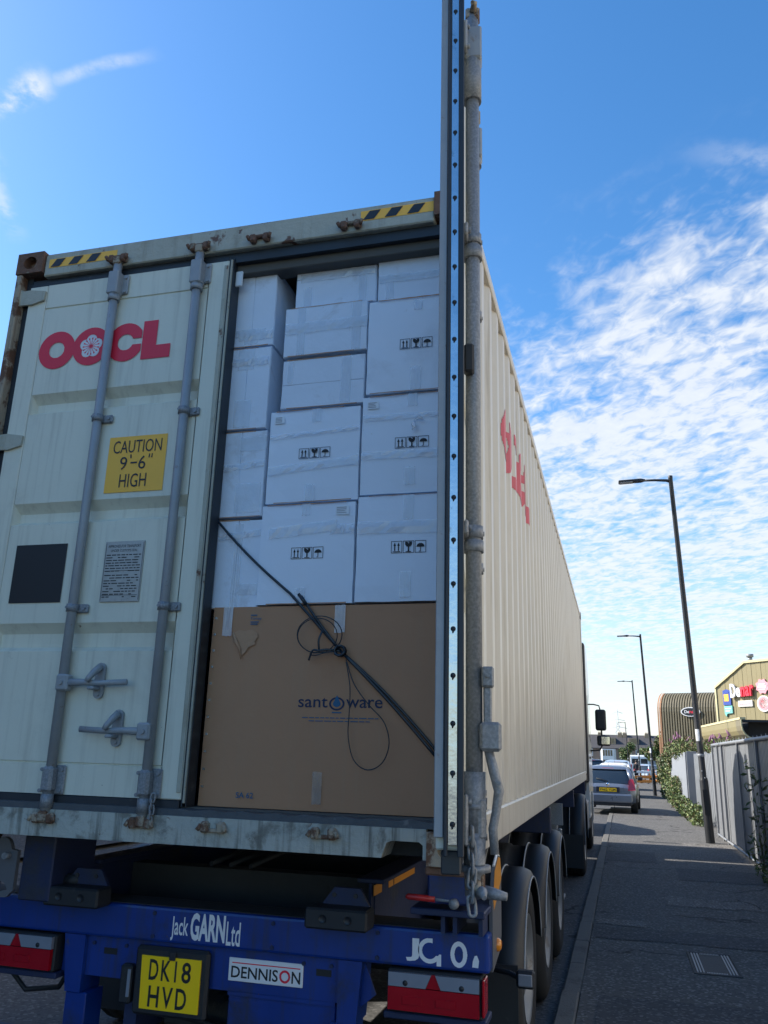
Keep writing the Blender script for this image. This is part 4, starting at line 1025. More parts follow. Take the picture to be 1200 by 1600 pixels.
for ya in AX:
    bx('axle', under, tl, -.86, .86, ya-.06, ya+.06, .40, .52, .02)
    for s in (-1, 1):
        wheel(tl, s*1.045, ya, .47+gz(ya)*0, .468, .385, s, .265)
        x0, x1 = (.835, 1.262) if s > 0 else (-1.262, -.835)
        fender(tl, x0, x1, ya, .44, .535, 12, 170)
        bx('mudguard_stay', under, tl, min(s*.62, s*1.1), max(s*.62, s*1.1), ya-.02, ya+.02, .80, .84) if False else None
        bx('air_spring', under, tl, min(s*.42, s*.62), max(s*.42, s*.62), ya-.15, ya+.15, .52, .74, .04)
for s in (-1, 1):
    bx('mud_flap', rubber, tl, min(s*.86, s*1.24), max(s*.86, s*1.24), 1.29, 1.30, .20, .60)
    bx('mudguard_bracket', galv, tl, min(s*.72, s*.98), max(s*.72, s*.98), 1.20, 1.27, .64, .70, .01)
sl_ = MB(); sl_.tube([(1.10, 1.20, .60), (1.22, 1.12, .605), (1.275, 1.06, .60)], .012, 8); sl_.box(1.262, 1.345, 1.02, 1.07, .565, .64, .010); so = obj('side_lamp', sl_, rubber, tl)
bx('clear_lens', clear_lens, so, 1.272, 1.336, 1.012, 1.0195, .577, .628, .004)
# landing legs
for s in (-1, 1):
    m = MB(); m.box(min(s*1.03, s*1.15), max(s*1.03, s*1.15), 5.55, 5.68, .42, 1.12, .01); m.box(min(s*1.05, s*1.13), max(s*1.05, s*1.13), 5.57, 5.66, .30, .42, .006); m.box(min(s*.98, s*1.2), max(s*.98, s*1.2), 5.50, 5.74, .27, .30, .006)
    obj('landing_leg', m, galv, tl)
    bx('leg_gearbox', rim_m, tl, min(s*1.152, s*1.19), max(s*1.152, s*1.19), 5.57, 5.66, .78, .90, .008)
    bx('side_bracket', galv, tl, min(s*1.0, s*1.22), max(s*1.0, s*1.22), 5.35, 5.37, .95, 1.15, .003)
bx('brace', rim_m, tl, 1.16, 1.19, 5.54, 5.58, .44, .62, .004)

# ================================================================== TRACTOR
GT = gz(11)
tk = thing('lorry_tractor', 'white lorry cab at the far front of the container, black mirrors standing out on arms', 'lorry', (0, 11.5, GT))
for s in (-1, 1):
    bx('frame_rail', under, tk, min(s*.38, s*.46), max(s*.38, s*.46), 8.3, 14.4, .72, .96)
    x0, x1 = (.68, 1.262) if s > 0 else (-1.262, -.68)
    fender(tk, x0, x1, 9.95, .46, .60, -5, 185)
    wheel(tk, s*1.09, 9.95, .50+GT, .50, .30, s, .29); wheel(tk, s*.77, 9.95, .50+GT, .50, .28, s, .29)
    wheel(tk, s*1.07, 14.0, .50+gz(14), .50, .31, s, .29)
    bx('tail_lamp', red_lens, tk, min(s*.62, s*.90), max(s*.62, s*.90), 8.30, 8.34, .50, .62, .01)
    bx('fuel_tank', galv, tk, min(s*.7, s*1.22), max(s*.7, s*1.22), 10.9, 12.6, .34, .92, .08)
    bx('mud_flap', rubber, tk, min(s*.7, s*1.24), max(s*.7, s*1.24), 9.22, 9.235, .12, .55)
bx('coupling_plate', under, tk, -.45, .45, 9.4, 10.6, .97, 1.05, .02)
# cab: rounded side profile, lofted over its width
prof = [(12.75, .55), (12.75, 3.30), (12.82, 3.52), (13.2, 3.66), (13.9, 3.60), (14.5, 3.25), (14.82, 2.55), (14.93, 1.6), (14.95, .95), (14.9, .45), (14.5, .40), (14.45, .95), (13.55, .95), (13.5, .55)]
cb = MB(); cb.prism(prof, lambda a, b, w: (w, a, b), -1.235, 1.235); cabo = obj('cab', cb, white_cab, tk)
bx('cab_rear_panel', rubber, tk, -1.18, 1.18, 12.69, 12.745, .98, 3.42, .03)
for s in (-1, 1):
    bx('air_deflector', rubber, tk, min(s*1.17, s*1.246), max(s*1.17, s*1.246), 12.42, 12.745, 1.15, 3.60, .02)
    sg = MB(); sg.prism([(13.45, 1.95), (14.6, 1.85), (14.42, 2.62), (13.45, 2.72)], lambda a, b, w: (w, a, b), s*1.236, s*1.241); obj('side_window', sg, glass_m, tk)
    bx('door_handle', rubber, tk, min(s*1.237, s*1.255), max(s*1.237, s*1.255), 13.5, 13.65, 1.55, 1.59)
    bx('cab_step', under, tk, min(s*1.0, s*1.22), max(s*1.0, s*1.22), 12.8, 13.5, .35, .54, .02)
    ar = MB(); ar.tube([(s*1.2, 14.3, 2.60), (s*1.32, 14.28, 2.60), (s*1.43, 14.26, 2.575), (s*1.455, 14.25, 2.48)], .013, 8)
    ar.tube([(s*1.46, 14.25, 2.12), (s*1.465, 14.25, 1.98), (s*1.46, 14.25, 1.80), (s*1.42, 14.26, 1.72), (s*1.22, 14.3, 1.70)], .016, 8); obj('mirror_arm', ar, rubber, tk)
    mr = MB(); mr.box(s*1.455-.105, s*1.455+.105, 14.18, 14.30, 2.09, 2.50, .045, seg=3); obj('mirror', mr, rubber, tk)
    mr = MB(); mr.box(s*1.50-.13, s*1.50+.13, 14.18, 14.28, 1.80, 2.00, .04, seg=3); m2 = obj('wide_mirror', mr, rubber, tk)
    bx('mirror_glass', chrome, m2, s*1.53-.075, s*1.53+.08, 14.172, 14.1795, 1.83, 1.975, .002)
ws = MB(); ws.face([(x, y, z) for x, y, z in ((-1.1, 14.85, 2.5), (1.1, 14.85, 2.5), (1.05, 14.55, 3.2), (-1.05, 14.55, 3.2))]); obj('windscreen', ws, glass_m, tk)

# ================================================================== STREET FURNITURE
LG = 'street lamps along the pavement'
def street_lamp(label):
    t = thing('street_lamp', label, 'street lamp', (0, 0, 0), LG, world=False)
    p = MB(); p.lathe([(.088, 0), (.088, 1.22), (.080, 1.26), (.066, 1.30), (.062, 3.0), (.048, 7.86), (.052, 7.87), (.052, 7.93), (.0001, 7.95)], (0, 0, 0), 'Z', 18); po = obj('pole', p, lamp_m, t)
    obj('base_plate', MB().box(-.05, .05, -.0905, -.088, .55, 1.05, .0), lamp_m, po)
    obj('collar', MB().lathe([(.066, 1.70), (.074, 1.71), (.074, 1.75), (.066, 1.76)], (0, 0, 0), 'Z', 18), galv, po)
    for z, a in ((1.42, -1.9), (1.28, -1.2)): obj('bolt', MB().cyl((.06*math.cos(a), .06*math.sin(a), z), (.085*math.cos(a), .085*math.sin(a), z), .016, n=8), galv, po)
    obj('notice', MB().lathe([(.0640, 2.02), (.0640, 2.26)], (0, 0, 0), 'Z', 8, R(190), R(280)), white_film, po)
    a = MB(); a.tube([(0, 0, 7.80), (-.10, 0, 7.83), (-.35, 0, 7.86), (-.62, 0, 7.875)], [.045, .034, .028, .026], 8); obj('arm', a, lamp_m, t)
    h = MB(); h.tube([(-.56, 0, 7.878), (-.66, 0, 7.88), (-.72, 0, 7.88)], [.03, .055, .05], 8, flat=.8)
    h.box(-.82, -.66, -.075, .075, 7.845, 7.915, .015); h.box(-1.16, -.80, -.11, .11, 7.858, 7.902, .014); ho = obj('lamp_head', h, lamp_m, t)
    bx('lamp_glass', clear_lens, ho, -1.13, -.84, -.09, .09, 7.850, 7.8575)
    return t
LP = [(3.49, 15.93, 'nearest black street lamp, standing by the corner of the grey steel fence'), (3.41, 41.5, 'second black street lamp, beside the ivy covered fence end'),
      (3.38, 67.5, 'third black street lamp, its foot by the orange barriers'), (3.35, 143, 'small distant street lamp in front of the terraced houses')]
lamp0 = street_lamp(LP[0][2])
for i, (x, y, lb) in enumerate(LP):
    o = lamp0 if i == 0 else dup(lamp0, (0, 0, 0), label=lb)
    o.location = (x, y, gz(y)+.04); o.rotation_euler = (0, R(-1.9), R(-1.5*i))

# steel fence along the pavement
def fence_steel():
    t = thing('steel_fence', 'tall grey corrugated steel fence beside the near pavement, half in shade', 'fence', (3.82, 10, 0))
    fx = lambda y: 3.80+.003*y
    y = 17.55; k = 0
    while y > 3.2:
        w = 1.02; y0 = y-w
        m = MB(); ys_ = []; yy = y0+.004
        while yy < y-.02: 
            ys_ += [(yy, 0), (yy+.045, 0), (yy+.055, .016), (yy+.085, .016), (yy+.095, 0)]; yy += .127
        ys_ = [q for q in ys_ if q[0] < y-.003]+[(y-.003, 0)]
        j = random.uniform(-.006, .006)
        zb = gz(y0)+.13; zt = 1.885+random.uniform(-.004, .004)
        m.sheet([[(fx(q[0])+j+q[1], q[0], z) for q in ys_] for z in (zb, .9, zt)])
        obj('fence_sheet', m, fence_m, t); y = y0; k += 1
    for yp in (17.6, 16.55, 15.75, 13.2, 11.0, 8.6, 6.2, 3.8):
        bx('fence_post', galv if yp > 15 else fence_m, t, fx(yp)-.045, fx(yp)-.008, yp-.022, yp+.022, gz(yp)+.0, 1.92, .004)
    m = MB(); m.tube([(fx(yy)-.015, yy, 1.915) for yy in (17.65, 15.7, 12, 8, 3.2)], .034, 8); obj('top_rail', m, galv, t)
    m = MB(); m.tube([(fx(yy)-.03, yy, gz(yy)+.115) for yy in (17.65, 15.7, 12, 8, 3.2)], .022, 6); obj('bottom_rail', m, galv, t)
    for k in range(34):   # short spikes along the top
        yy = 17.4-k*.42; obj('spike', MB().tube([(fx(yy)+.02, yy, 1.90), (fx(yy)+.02, yy+.02, 1.97+random.uniform(0, .03))], [.009, .003], 5), galv, t)
fence_steel()
# farther boarded fence with a closed end, and darker pales between
fb = thing('board_fence', 'pale grey boarded fence panel rising out of the ivy farther along', 'fence', (3.95, 31, gz(31)))
y = 27.5
for k in range(5):
    bx('fence_board', fence_l, fb, 3.93+.004*k, 3.965+.004*k, y+.012, y+1.9, gz(y), 1.82-.012*k, .006); y += 1.92
bx('end_board', fence_l, fb, 3.97, 4.30, 27.44, 27.49, gz(27), 1.85, .006)
bx('top_rail', galv, fb, 3.92, 3.97, 27.5, 37, 1.825, 1.86, .004) if False else None
fp = thing('paling_fence', 'dark grey paling fence set back between the two taller fences', 'fence', (4.2, 22, gz(22)))
y = 18.0
while y < 27.2:
    m = MB(); zt = 1.80+random.uniform(-.03, .03); m.prism([(y, gz(y)), (y+.34, gz(y)), (y+.34, zt-.06), (y+.17, zt), (y, zt-.06)], lambda a, b, w: (w, a, b), 4.18, 4.20); obj('paling', m, fence_m, fp); y += .42
for z in (.4, 1.4): bx('rail', fence_m, fp, 4.201, 4.24, 17.9, 27.3, z, z+.05)

# ------------------------------------------------------------------ plants
def leaves(name, blobs, n, size, mats, parent, weights=None, up=.4, recalc=False, thin=.34):
    m = MB(); tot = sum(b[3]*b[4]*b[5] for b in blobs)
    for b in blobs:
        cx, cy, cz, rx, ry, rz = b
        for i in range(int(n*rx*ry*rz/tot)):
            while True:
                p = Vector((random.uniform(-1, 1), random.uniform(-1, 1), random.uniform(-1, 1)))
                if .12 < p.length < 1: break
            q = Vector((cx+p.x*rx, cy+p.y*ry, cz+p.z*rz))
            d = Vector((random.gauss(0, 1), random.gauss(0, 1), random.gauss(up, .7))); d.normalize()
            s_ = d.cross(Vector((random.gauss(0, 1), random.gauss(0, 1), random.gauss(0, 1)))); s_.normalize(); nn = d.cross(s_)
            L = size*random.uniform(.6, 1.35); w = L*thin
            m.mi = random.choices(range(len(mats)), weights)[0]
            a = q-d*L*.5; e = q+d*L*.5; mid = q+nn*L*.10
            m.face([a, mid-s_*w, e]); m.face([a, e, mid+s_*w])
    return obj(name, m, mats, parent, recalc=False)
def branches(name, base, tips, r, mat, parent):
    m = MB()
    for t in tips:
        mid = [(base[i]+t[i])/2+random.uniform(-.05, .05) for i in range(3)]; m.tube([base, mid, t], [r, r*.7, r*.25], 5)
    return obj(name, m, mat, parent)
iv = thing('ivy', 'sunlit ivy spilling over the pavement at the foot of the pale fence', 'ivy', (3.8, 26, gz(26)))
bl = []
for k in range(24):
    y = 21.0+k*.62; h = .16+.2*random.random()+(.3 if y > 30 else 0); bl.append((3.80-.14*random.random()+.006*(y-21), y, gz(y)+h*.75+.05, .17+.10*random.random(), .5, h))
leaves('foliage', bl, 7000, .085, leafm, iv, (3, 4, 3, 1.5))
branches('stem', (3.85, 25, gz(25)), [(3.7, 24+random.uniform(-2, 6), .3) for _ in range(14)], .012, stem_m, iv)
cl_ = thing('climbing_plant', 'tall dense climber covering the fence end behind the second street lamp', 'climbing plant', (3.9, 40, gz(40)))
bl = [(3.95+random.uniform(-.2, .2), 36+k*.7, gz(38)+.4+random.random()*1.5, .30, .7, .45) for k in range(12)]
leaves('foliage', bl, 5200, .12, leafm, cl_, (4, 4, 2, 2)); branches('stem', (4.0, 39, gz(39)), [(3.8+random.uniform(-.2, .2), 39+random.uniform(-3, 5), 1.5+random.random()*.6) for _ in range(12)], .02, stem_m, cl_)
bd = thing('buddleia_bush', 'buddleia bush with faded purple flower spikes rising over the fence', 'bush', (4.9, 31, gz(31)))
tips = []
for k in range(46): tips.append((random.uniform(3.75, 5.7), random.uniform(28.5, 34), random.uniform(1.6, 2.4)))
branches('stem', (4.9, 31, gz(31)), tips, .022, stem_m, bd)
leaves('foliage', [(t[0], t[1], t[2]-.25, .34, .45, .32) for t in tips], 6000, .12, [leafm[1], leafm[2], leafm[3]], bd, (4, 2, 3), up=.7, thin=.2)
fl = MB()
for t in tips:
    if random.random() < .8:
        e = (t[0]+random.uniform(-.15, .15), t[1]+random.uniform(-.1, .1), t[2]+random.uniform(.12, .3)); fl.tube([t, [(t[i]+e[i])/2 for i in range(3)], e], [.03, .042, .008], 6)
obj('flower_spikes', fl, flower_m, bd, kind='stuff')
def sprig(name, label, cat, base, blobs, n, size, tips):
    t = thing(name, label, cat, base); leaves('foliage', blobs, n, size, leafm, t, (4, 3, 1, .4), thin=.17); branches('stem', base, tips, .007, stem_m, t); return t
sprig('overhanging_shrub', 'thin leafy shoots hanging over the shaded fence at the right edge', 'shrub', (3.76, 11.0, gz(11)+.06),
      [(3.70, 11.1, 1.35, .10, .30, .28), (3.68, 10.9, .75, .12, .25, .32), (3.66, 10.7, .35, .16, .3, .3), (3.72, 10.2, 1.0, .1, .3, .5)], 130, .11, [(3.70, 11.2, 1.6), (3.66, 10.9, 1.1), (3.64, 10.6, .7), (3.70, 10.2, 1.5), (3.68, 11.3, 1.3)])
sprig('weed', 'low dark weeds at the foot of the shaded fence', 'weeds', (3.70, 9.9, gz(9.9)+.052), [(3.66, 9.9, .14, .16, .7, .13), (3.62, 9.2, .12, .14, .5, .12), (3.72, 10.8, .1, .08, .4, .08)], 260, .07, [(3.6, 9.8, .25), (3.65, 10.2, .2), (3.6, 9.3, .2)])

# ================================================================== BUILDINGS BEHIND THE FENCE
A_ = Vector((7.7, 52, 0)); D_ = Vector((.7071, -.7071, 0)); Nf = Vector((-.7071, -.7071, 0))
def PF(a, b, w=0.0): q = A_+D_*a+Nf*w; return (q.x, q.y, b)
dbd = thing('clad_warehouse', 'olive clad gabled warehouse with shop signs across its front', 'building', (10, 50, gz(50)))
def roofz(a):
    if a < 2.25: return 5.90+(a-.1)*.611
    if a < 6.2: return 7.21+(a-2.25)*.012
    return 7.257-(a-6.2)*.6
a = .1
while a < 8.0:
    w = .32; m = MB(); m.prism([(a+.012, 2.6), (a+w-.004, 2.6), (a+w-.004, roofz(a+w)), (a+.012, roofz(a))], PF, -.03, 0.0+.012*(int(a/.32) % 2)); obj('cladding_panel', m, clad, dbd); a += w
m = MB(); m.prism([(.1, 0), (8.0, 0), (8.0, roofz(8)-.02), (6.2, 7.22), (2.25, 7.18), (.1, 5.86)], PF, -6.0, -.04); obj('wall', m, clad_b, dbd)
for (a0, z0, a1, z1) in ((.02, 5.86, 2.25, 7.24), (2.25, 7.24, 6.2, 7.29), (6.2, 7.29, 8.1, 6.15)):
    m = MB(); m.prism([(a0, z0-.05), (a1, z1-.05), (a1, z1+.09), (a0, z0+.09)], PF, -6.0, .10); obj('roof_edge', m, clad_edge, dbd)
m = MB(); m.prism([(-.02, 2.6), (.09, 2.6), (.09, 5.9), (-.02, 5.84)], PF, -.05, .06); obj('corner_trim', m, clad_edge, dbd)
vt = MB(); q = PF(2.35, 7.28, -.4); vt.cyl(q, (q[0], q[1], 7.60), .13, n=12); vt.cyl((q[0], q[1], 7.58), (q[0], q[1], 7.75), .21, n=12); obj('roof_vent', vt, galv, dbd)
# loading bay and curved canopy
lb_ = thing('canopy', 'curved olive canopy with a dark loading bay under its open end', 'canopy', (7.0, 44, gz(44)))
pr0 = Vector((6.51, 49.9, 0)); pr1 = Vector((7.18, 38.2, 0)); dd = (pr1-pr0).normalized(); inn = Vector((-dd.y, dd.x, 0))
if inn.x < 0: inn = -inn
prof = [(0, 3.40), (0, 3.12), (.03, 2.92), (.12, 2.74), (.28, 2.60), (.50, 2.52)]
nseg = 30; Lc = (pr1-pr0).length
for k in range(0, nseg):
    m = MB(); t0 = Lc*k/nseg+.008; t1 = Lc*(k+1)/nseg-.008
    rows = []
    for t_ in (t0, t1): rows.append([tuple(pr0+dd*t_+inn*a)[:2]+(z,) for a, z in prof])
    m.sheet(rows); rows2 = [[(p[0]+inn.x*.03, p[1]+inn.y*.03, p[2]) for p in r_] for r_ in rows]; m.sheet(rows2)
    obj('canopy_panel', m, clad if k < nseg-3 else clad_b, lb_)
m = MB(); q0 = pr0-inn*.03; q1 = pr1-inn*.03
m.prism([(0, 3.40), (0, 3.50), (.25, 3.50), (.25, 3.40)], lambda a, b, w: tuple((q0+inn*a+dd*w))[:2]+(b,), 0, Lc); obj('canopy_trim', m, clad_edge, lb_)
m = MB(); m.prism([(a, z) for a, z in prof]+[(.45, 2.60), (.30, 2.66), (.16, 2.78), (.08, 2.94), (.05, 3.12), (.05, 3.40)], lambda a, b, w: tuple((pr1+inn*a+dd*w))[:2]+(b,), 0, .05); obj('canopy_end_trim', m, clad_edge, lb_)
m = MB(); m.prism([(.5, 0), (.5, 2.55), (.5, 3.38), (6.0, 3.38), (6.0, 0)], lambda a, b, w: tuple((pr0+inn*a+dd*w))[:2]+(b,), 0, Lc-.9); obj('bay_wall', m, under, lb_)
m = MB(); m.prism([(.1, 3.30), (.1, 3.395), (6.0, 3.395), (6.0, 3.30)], lambda a, b, w: tuple((pr0+inn*a+dd*w))[:2]+(b,), Lc-.9, Lc-.02); obj('bay_roof', m, under, lb_)
# barrel fronted building
brl = thing('barrel_roof_building', 'ribbed brown building with a rounded roof edge behind the bush', 'building', (6.3, 56, gz(56)))
b0 = Vector((4.5, 55.9, 0)); b1 = Vector((8.4, 54.3, 0)); bd_ = (b1-b0).normalized(); bn = Vector((bd_.y, -bd_.x, 0))
if bn.y > 0: bn = -bn
pf = [(0, 1.0), (0, 3.0), (0, 4.6)]+[(-1.25+1.25*math.cos(R(t)), 4.6+1.25*math.sin(R(t))) for t in range(12, 91, 13)]+[(-3.5, 5.9)]
Lb = (b1-b0).length; nr = 25
for k in range(nr):
    t0 = Lb*k/nr; t1 = Lb*(k+1)/nr; m = MB(); rows = []
    for t_, o_ in ((t0, -.05), (t0+.035, -.05), (t0+.05, .02), (t1-.03, .02), (t1-.001, -.05)):
        row = []
        for i, (d_, z) in enumerate(pf):
            nz = 0 if i < 3 else math.sin(R(min(90, 12+13*(i-3)))); ny = 1 if i < 3 else math.cos(R(min(90, 12+13*(i-3))))
            q = b0+bd_*t_+bn*(d_+o_*ny); row.append((q.x, q.y, z+o_*nz))
        rows.append(row)
    m.sheet(rows); obj('cladding_rib', m, clad_b if k else clad_rust, brl)
m = MB(); m.prism([(0, .0)]+[(d_-.05, z-.05) for d_, z in pf]+[(-3.5, 0)], lambda a, b, w: tuple(b0+bn*a+bd_*w)[:2]+(b,), .02, Lb-.02); obj('wall', m, under, brl)
m = MB(); rows = []
for w_ in (-.10, .0): rows.append([tuple(b0+bn*(d_+.03)+bd_*w_)[:2]+(z+.02,) for d_, z in pf])
m.sheet(rows); obj('rusty_edge', m, clad_rust, brl)
def PBr(a, b, w=.03): q = b0+bd_*a+bn*w; return (q.x, q.y, b)
def ov(cx, cz, rx, rz_, n=28): return [(cx+rx*math.cos(2*PI*k/n), cz+rz_*math.sin(2*PI*k/n)) for k in range(n)]
os_ = thing('oval_sign', 'black oval shop sign with a white rim on the ribbed building', 'sign', PBr(2.05, 4.55))
m = MB(); m.prism(ov(2.1, 4.56, .62, .30), lambda a, b, w: PBr(a, b, w), .03, .12); obj('sign_rim', m, white_film, os_)
m = MB(); m.prism(ov(2.1, 4.56, .55, .24), lambda a, b, w: PBr(a, b, w), .10, .135); obj('sign_board', m, black_m, os_)
m = MB(); text(m, 'De', 1.72, 2.02, 4.47, 4.66, lambda a, b: PBr(a, b, .14), .02); obj('white_lettering', m, white_film, os_)
m = MB(); text(m, 'nar', 2.04, 2.50, 4.47, 4.61, lambda a, b: PBr(a, b, .14), .02); obj('red_lettering', m, red_m, os_)
# signs on the warehouse front
sg_ = thing('shop_lettering', 'large white and red shop name lettering on the olive gable', 'sign', PF(2.0, 5.5))
def letters3(txt, a0, a1, z0, z1, mat, name):
    m = MB(); text(m, txt, a0, a1, z0, z1, lambda a, b: PF(a, b, .16), .03); me = m.mesh(name, mat, recalc=False)
    o = link(name, me, sg_); md = o.modifiers.new('s', 'SOLIDIFY'); md.thickness = .12; md.offset = 0
zz0, zz1 = 5.20, 6.0
letters3('D', 1.22, 1.58, zz0, 6.02, white_film, 'white_letter'); letters3('e', 1.62, 1.92, zz0+.03, 5.78, white_film, 'white_letter')
letters3('n', 1.96, 2.22, zz0+.05, 5.82, red_m, 'red_letter'); letters3('a', 2.25, 2.52, zz0+.06, 5.86, red_m, 'red_letter'); letters3('r', 2.56, 2.80, zz0+.07, 5.90, red_m, 'red_letter')
def board(name, label, poly, mat, extra=()):
    t = thing(name, label, 'sign', PF(*poly[0])); m = MB(); m.prism(poly, PF, .02, .09); b_ = obj('sign_board', m, mat, t)
    for nm, pl_, mt in extra:
        m = MB(); m.prism(pl_, PF, .0905, .105); obj(nm, m, mt, t)
rc = lambda a0, a1, z0, z1: [(a0, z0), (a1, z0), (a1, z1), (a0, z1)]
blue_s = M('blue_sign', (.03, .07, .33), .4, var=.05); teal_s = M('teal_sign', (.18, .52, .46), .4, var=.08); pink_s = M('pink_sign', (.72, .30, .34), .45, var=.1); cream_s = M('cream_sign', (.75, .70, .66), .5, var=.04)
board('hanging_sign', 'blue sign with a yellow panel left of the shop lettering', rc(.58, 1.12, 4.80, 5.66), blue_s, (('yellow_panel', rc(.64, .98, 5.02, 5.44), yellow_m), ('white_bar', rc(.64, .70, 5.03, 5.43), white_film), ('white_bar', rc(.78, .82, 5.03, 5.43), white_film), ('curved_top', ov(.85, 5.60, .22, .12, 14), blue_s)))
board('hanging_sign', 'small teal sign just below the blue one', [(.62, 4.30), (.72, 4.12), (.80, 4.30), (1.18, 4.32), (1.18, 4.76), (.62, 4.74)], teal_s, (('white_lettering', rc(.70, 1.10, 4.56, 4.62), white_film), ('white_lettering', rc(.70, 1.02, 4.42, 4.48), white_film)))
board('strip_sign', 'white strip sign under the shop lettering', rc(1.62, 2.58, 4.68, 5.02), cream_s, (('red_line', rc(1.72, 2.45, 4.80, 4.86), pink_s),))
star = []
for k in range(16):
    r_ = 1.0 if k % 2 == 0 else .80; t = 2*PI*k/16+PI/8; star.append((3.34+.46*r_*math.cos(t), 5.78+.46*r_*math.sin(t)))
board('star_sign', 'pink star shaped sign right of the shop lettering', star, pink_s, (('white_lettering', rc(3.06, 3.60, 5.70, 5.82), white_film), ('white_lettering', rc(3.12, 3.54, 5.88, 5.93), white_film), ('white_lettering', rc(3.12, 3.54, 5.58, 5.63), white_film)))
board('round_sign', 'round pale pink sign beneath the star shaped one', ov(3.34, 4.80, .44, .46), cream_s, (('pink_ring', ov(3.34, 4.82, .36, .38), pink_s), ('pale_disc', ov(3.34, 4.82, .27, .29), cream_s), ('red_mark', ov(3.28, 4.92, .09, .08, 10), red_m)))

# ================================================================== CARS, VAN, PEOPLE
def car(label, paint_, loc, rz, L=4.05, Wd=1.69, H=1.50, plate='rear', group='parked cars'):
    t = thing('parked_car', label, 'car', (0, 0, 0), group, world=False)
    hw = Wd/2
    st_ = [(-L/2, .80, .40, .78), (-L/2+.06, .92, .30, .86), (-L/2+.3, .985, .26, .94), (-L/2+.9, 1.0, .20, .96), (-.3, 1.0, .19, .95), (.6, 1.0, .19, .93), (1.0, .99, .20, .90), (L/2-.5, .96, .22, .80), (L/2-.12, .86, .28, .66), (L/2, .70, .36, .58)]
    def ring(y, k, zb, zs):
        w = hw*k
        return [(-w*.80, y, zb), (-w*.97, y, zb+.08), (-w, y, zb+(zs-zb)*.5), (-w*.985, y, zs-.10), (-w*.90, y, zs-.015), (-w*.5, y, zs+.01), (0, y, zs+.02), (w*.5, y, zs+.01), (w*.90, y, zs-.015), (w*.985, y, zs-.10), (w, y, zb+(zs-zb)*.5), (w*.97, y, zb+.08), (w*.80, y, zb)]
    m = MB(); m.sheet([ring(*s_) for s_ in st_], True); m.face(ring(*st_[0])); m.face(ring(*st_[-1]))
    obj('body', m, paint_, t)
    def rr(z, w, y0, y1, r, n=4):
        out = []
        for cx, cy, a0 in ((w-r, y1-r, 0), (-w+r, y1-r, 90), (-w+r, y0+r, 180), (w-r, y0+r, 270)):
            for i in range(n+1): a = R(a0+90*i/n); out.append((cx+r*math.cos(a), cy+r*math.sin(a), z))
        return out
    zs = .93; lv = [rr(zs-.03, hw*.93, -L/2+.13, L/2-1.05, .22), rr((zs+H)/2-.04, hw*.83, -L/2+.24, L/2-1.45, .22), rr(H-.11, hw*.73, -L/2+.42, L/2-1.9, .20)]
    m = MB(); m.sheet([l_+[l_[0]] for l_ in lv], True); obj('windows', m, glass_m, t)
    l1 = rr(H-.115, hw*.745, -L/2+.36, L/2-1.88, .20); l2 = rr(H-.045, hw*.70, -L/2+.44, L/2-1.98, .22); l3 = rr(H, hw*.45, -L/2+.85, L/2-2.3, .25)
    m = MB(); m.sheet([l1+[l1[0]], l2+[l2[0]], l3+[l3[0]]], True); m.face(l3); m.face(l1); obj('roof', m, paint_, t)
    for s in (-1, 1):
        m = MB(); m.tube([(s*hw*.885, -L/2+.21, zs-.03), (s*hw*.80, -L/2+.31, (zs+H)/2-.03), (s*hw*.70, -L/2+.46, H-.10)], [.085, .075, .06], 8, flat=.7); obj('pillar', m, paint_, t); m = MB(); m.tube([(s*hw*.90, L/2-1.15, zs-.03), (s*hw*.70, L/2-1.98, H-.10)], [.04, .035], 6)
        obj('pillar', m, paint_, t); m = MB(); m.tube([(s*hw*.93, -.35, zs-.03), (s*hw*.745, -.38, H-.10)], [.035, .03], 6); obj('pillar', m, paint_, t)
        m = MB(); m.prism([(s*hw*.99, .72), (s*hw*.72, .70), (s*hw*.76, .90), (s*hw*.80, 1.05), (s*hw*.92, 1.04)], lambda a, b, w: (a, -L/2+w+(.10 if b > .95 else .02), b), -.035, .18); obj('tail_light', m, redlight, t)
        m = MB(); m.box(s*hw*1.06-.09, s*hw*1.06+.09, L/2-1.35, L/2-1.25, .95, 1.08, .03); obj('wing_mirror', m, rubber, t)
        for yw in (-L/2+.72, L/2-.80):
            w_ = MB(); w_.lathe([(.19, -.10), (.29, -.10), (.31, -.07), (.31, .07), (.29, .10), (.19, .10)], (s*(hw-.10), yw, .31), 'X', 20); wo_ = obj('wheel', w_, tyre_m, t)
            w_ = MB(); w_.lathe([(.2, s*.085), (.12, s*.06), (.0001, s*.08)], (s*(hw-.10), yw, .31), 'X', 14); obj('rim', w_, rim_m, wo_)
    m = MB(); m.box(-hw*.86, hw*.86, -L/2-.05, -L/2+.18, .33, .60, .05, seg=2); obj('rear_bumper', m, paint_, t)
    bx('bumper_lip', rubber, t, -hw*.80, hw*.80, -L/2-.03, -L/2+.2, .24, .34, .02)
    bx('plate_recess', cardark, t, -.36, .36, -L/2-.012, -L/2+.02, .64, .80, .01)
    pz = bx('number_plate', plate_y, t, -.26, .26, -L/2-.022, -L/2-.013, .66, .77)
    m = MB(); text(m, 'PA62 YGM' if plate == 'rear' else 'KE14 LPD', -.235, .235, .68, .752, lambda a, b: (a, -L/2-.0232, b), .02); obj('plate_lettering', m, black_m, pz)
    obj('badge', MB().lathe([(.0001, -.014), (.045, -.012), (.052, 0)], (0, -L/2-.004, .87), 'Y', 14), chrome, t)
    m = MB(); m.tube([(0, -L/2+.10, .955), (-.20, -L/2+.145, 1.02), (-.36, -L/2+.165, 1.04)], .012, 5); obj('wiper', m, rubber, t)
    m = MB(); m.box(-.18, .18, -L/2+.395, -L/2+.44, H-.10, H-.075, .006); obj('brake_light', m, redlight, t)
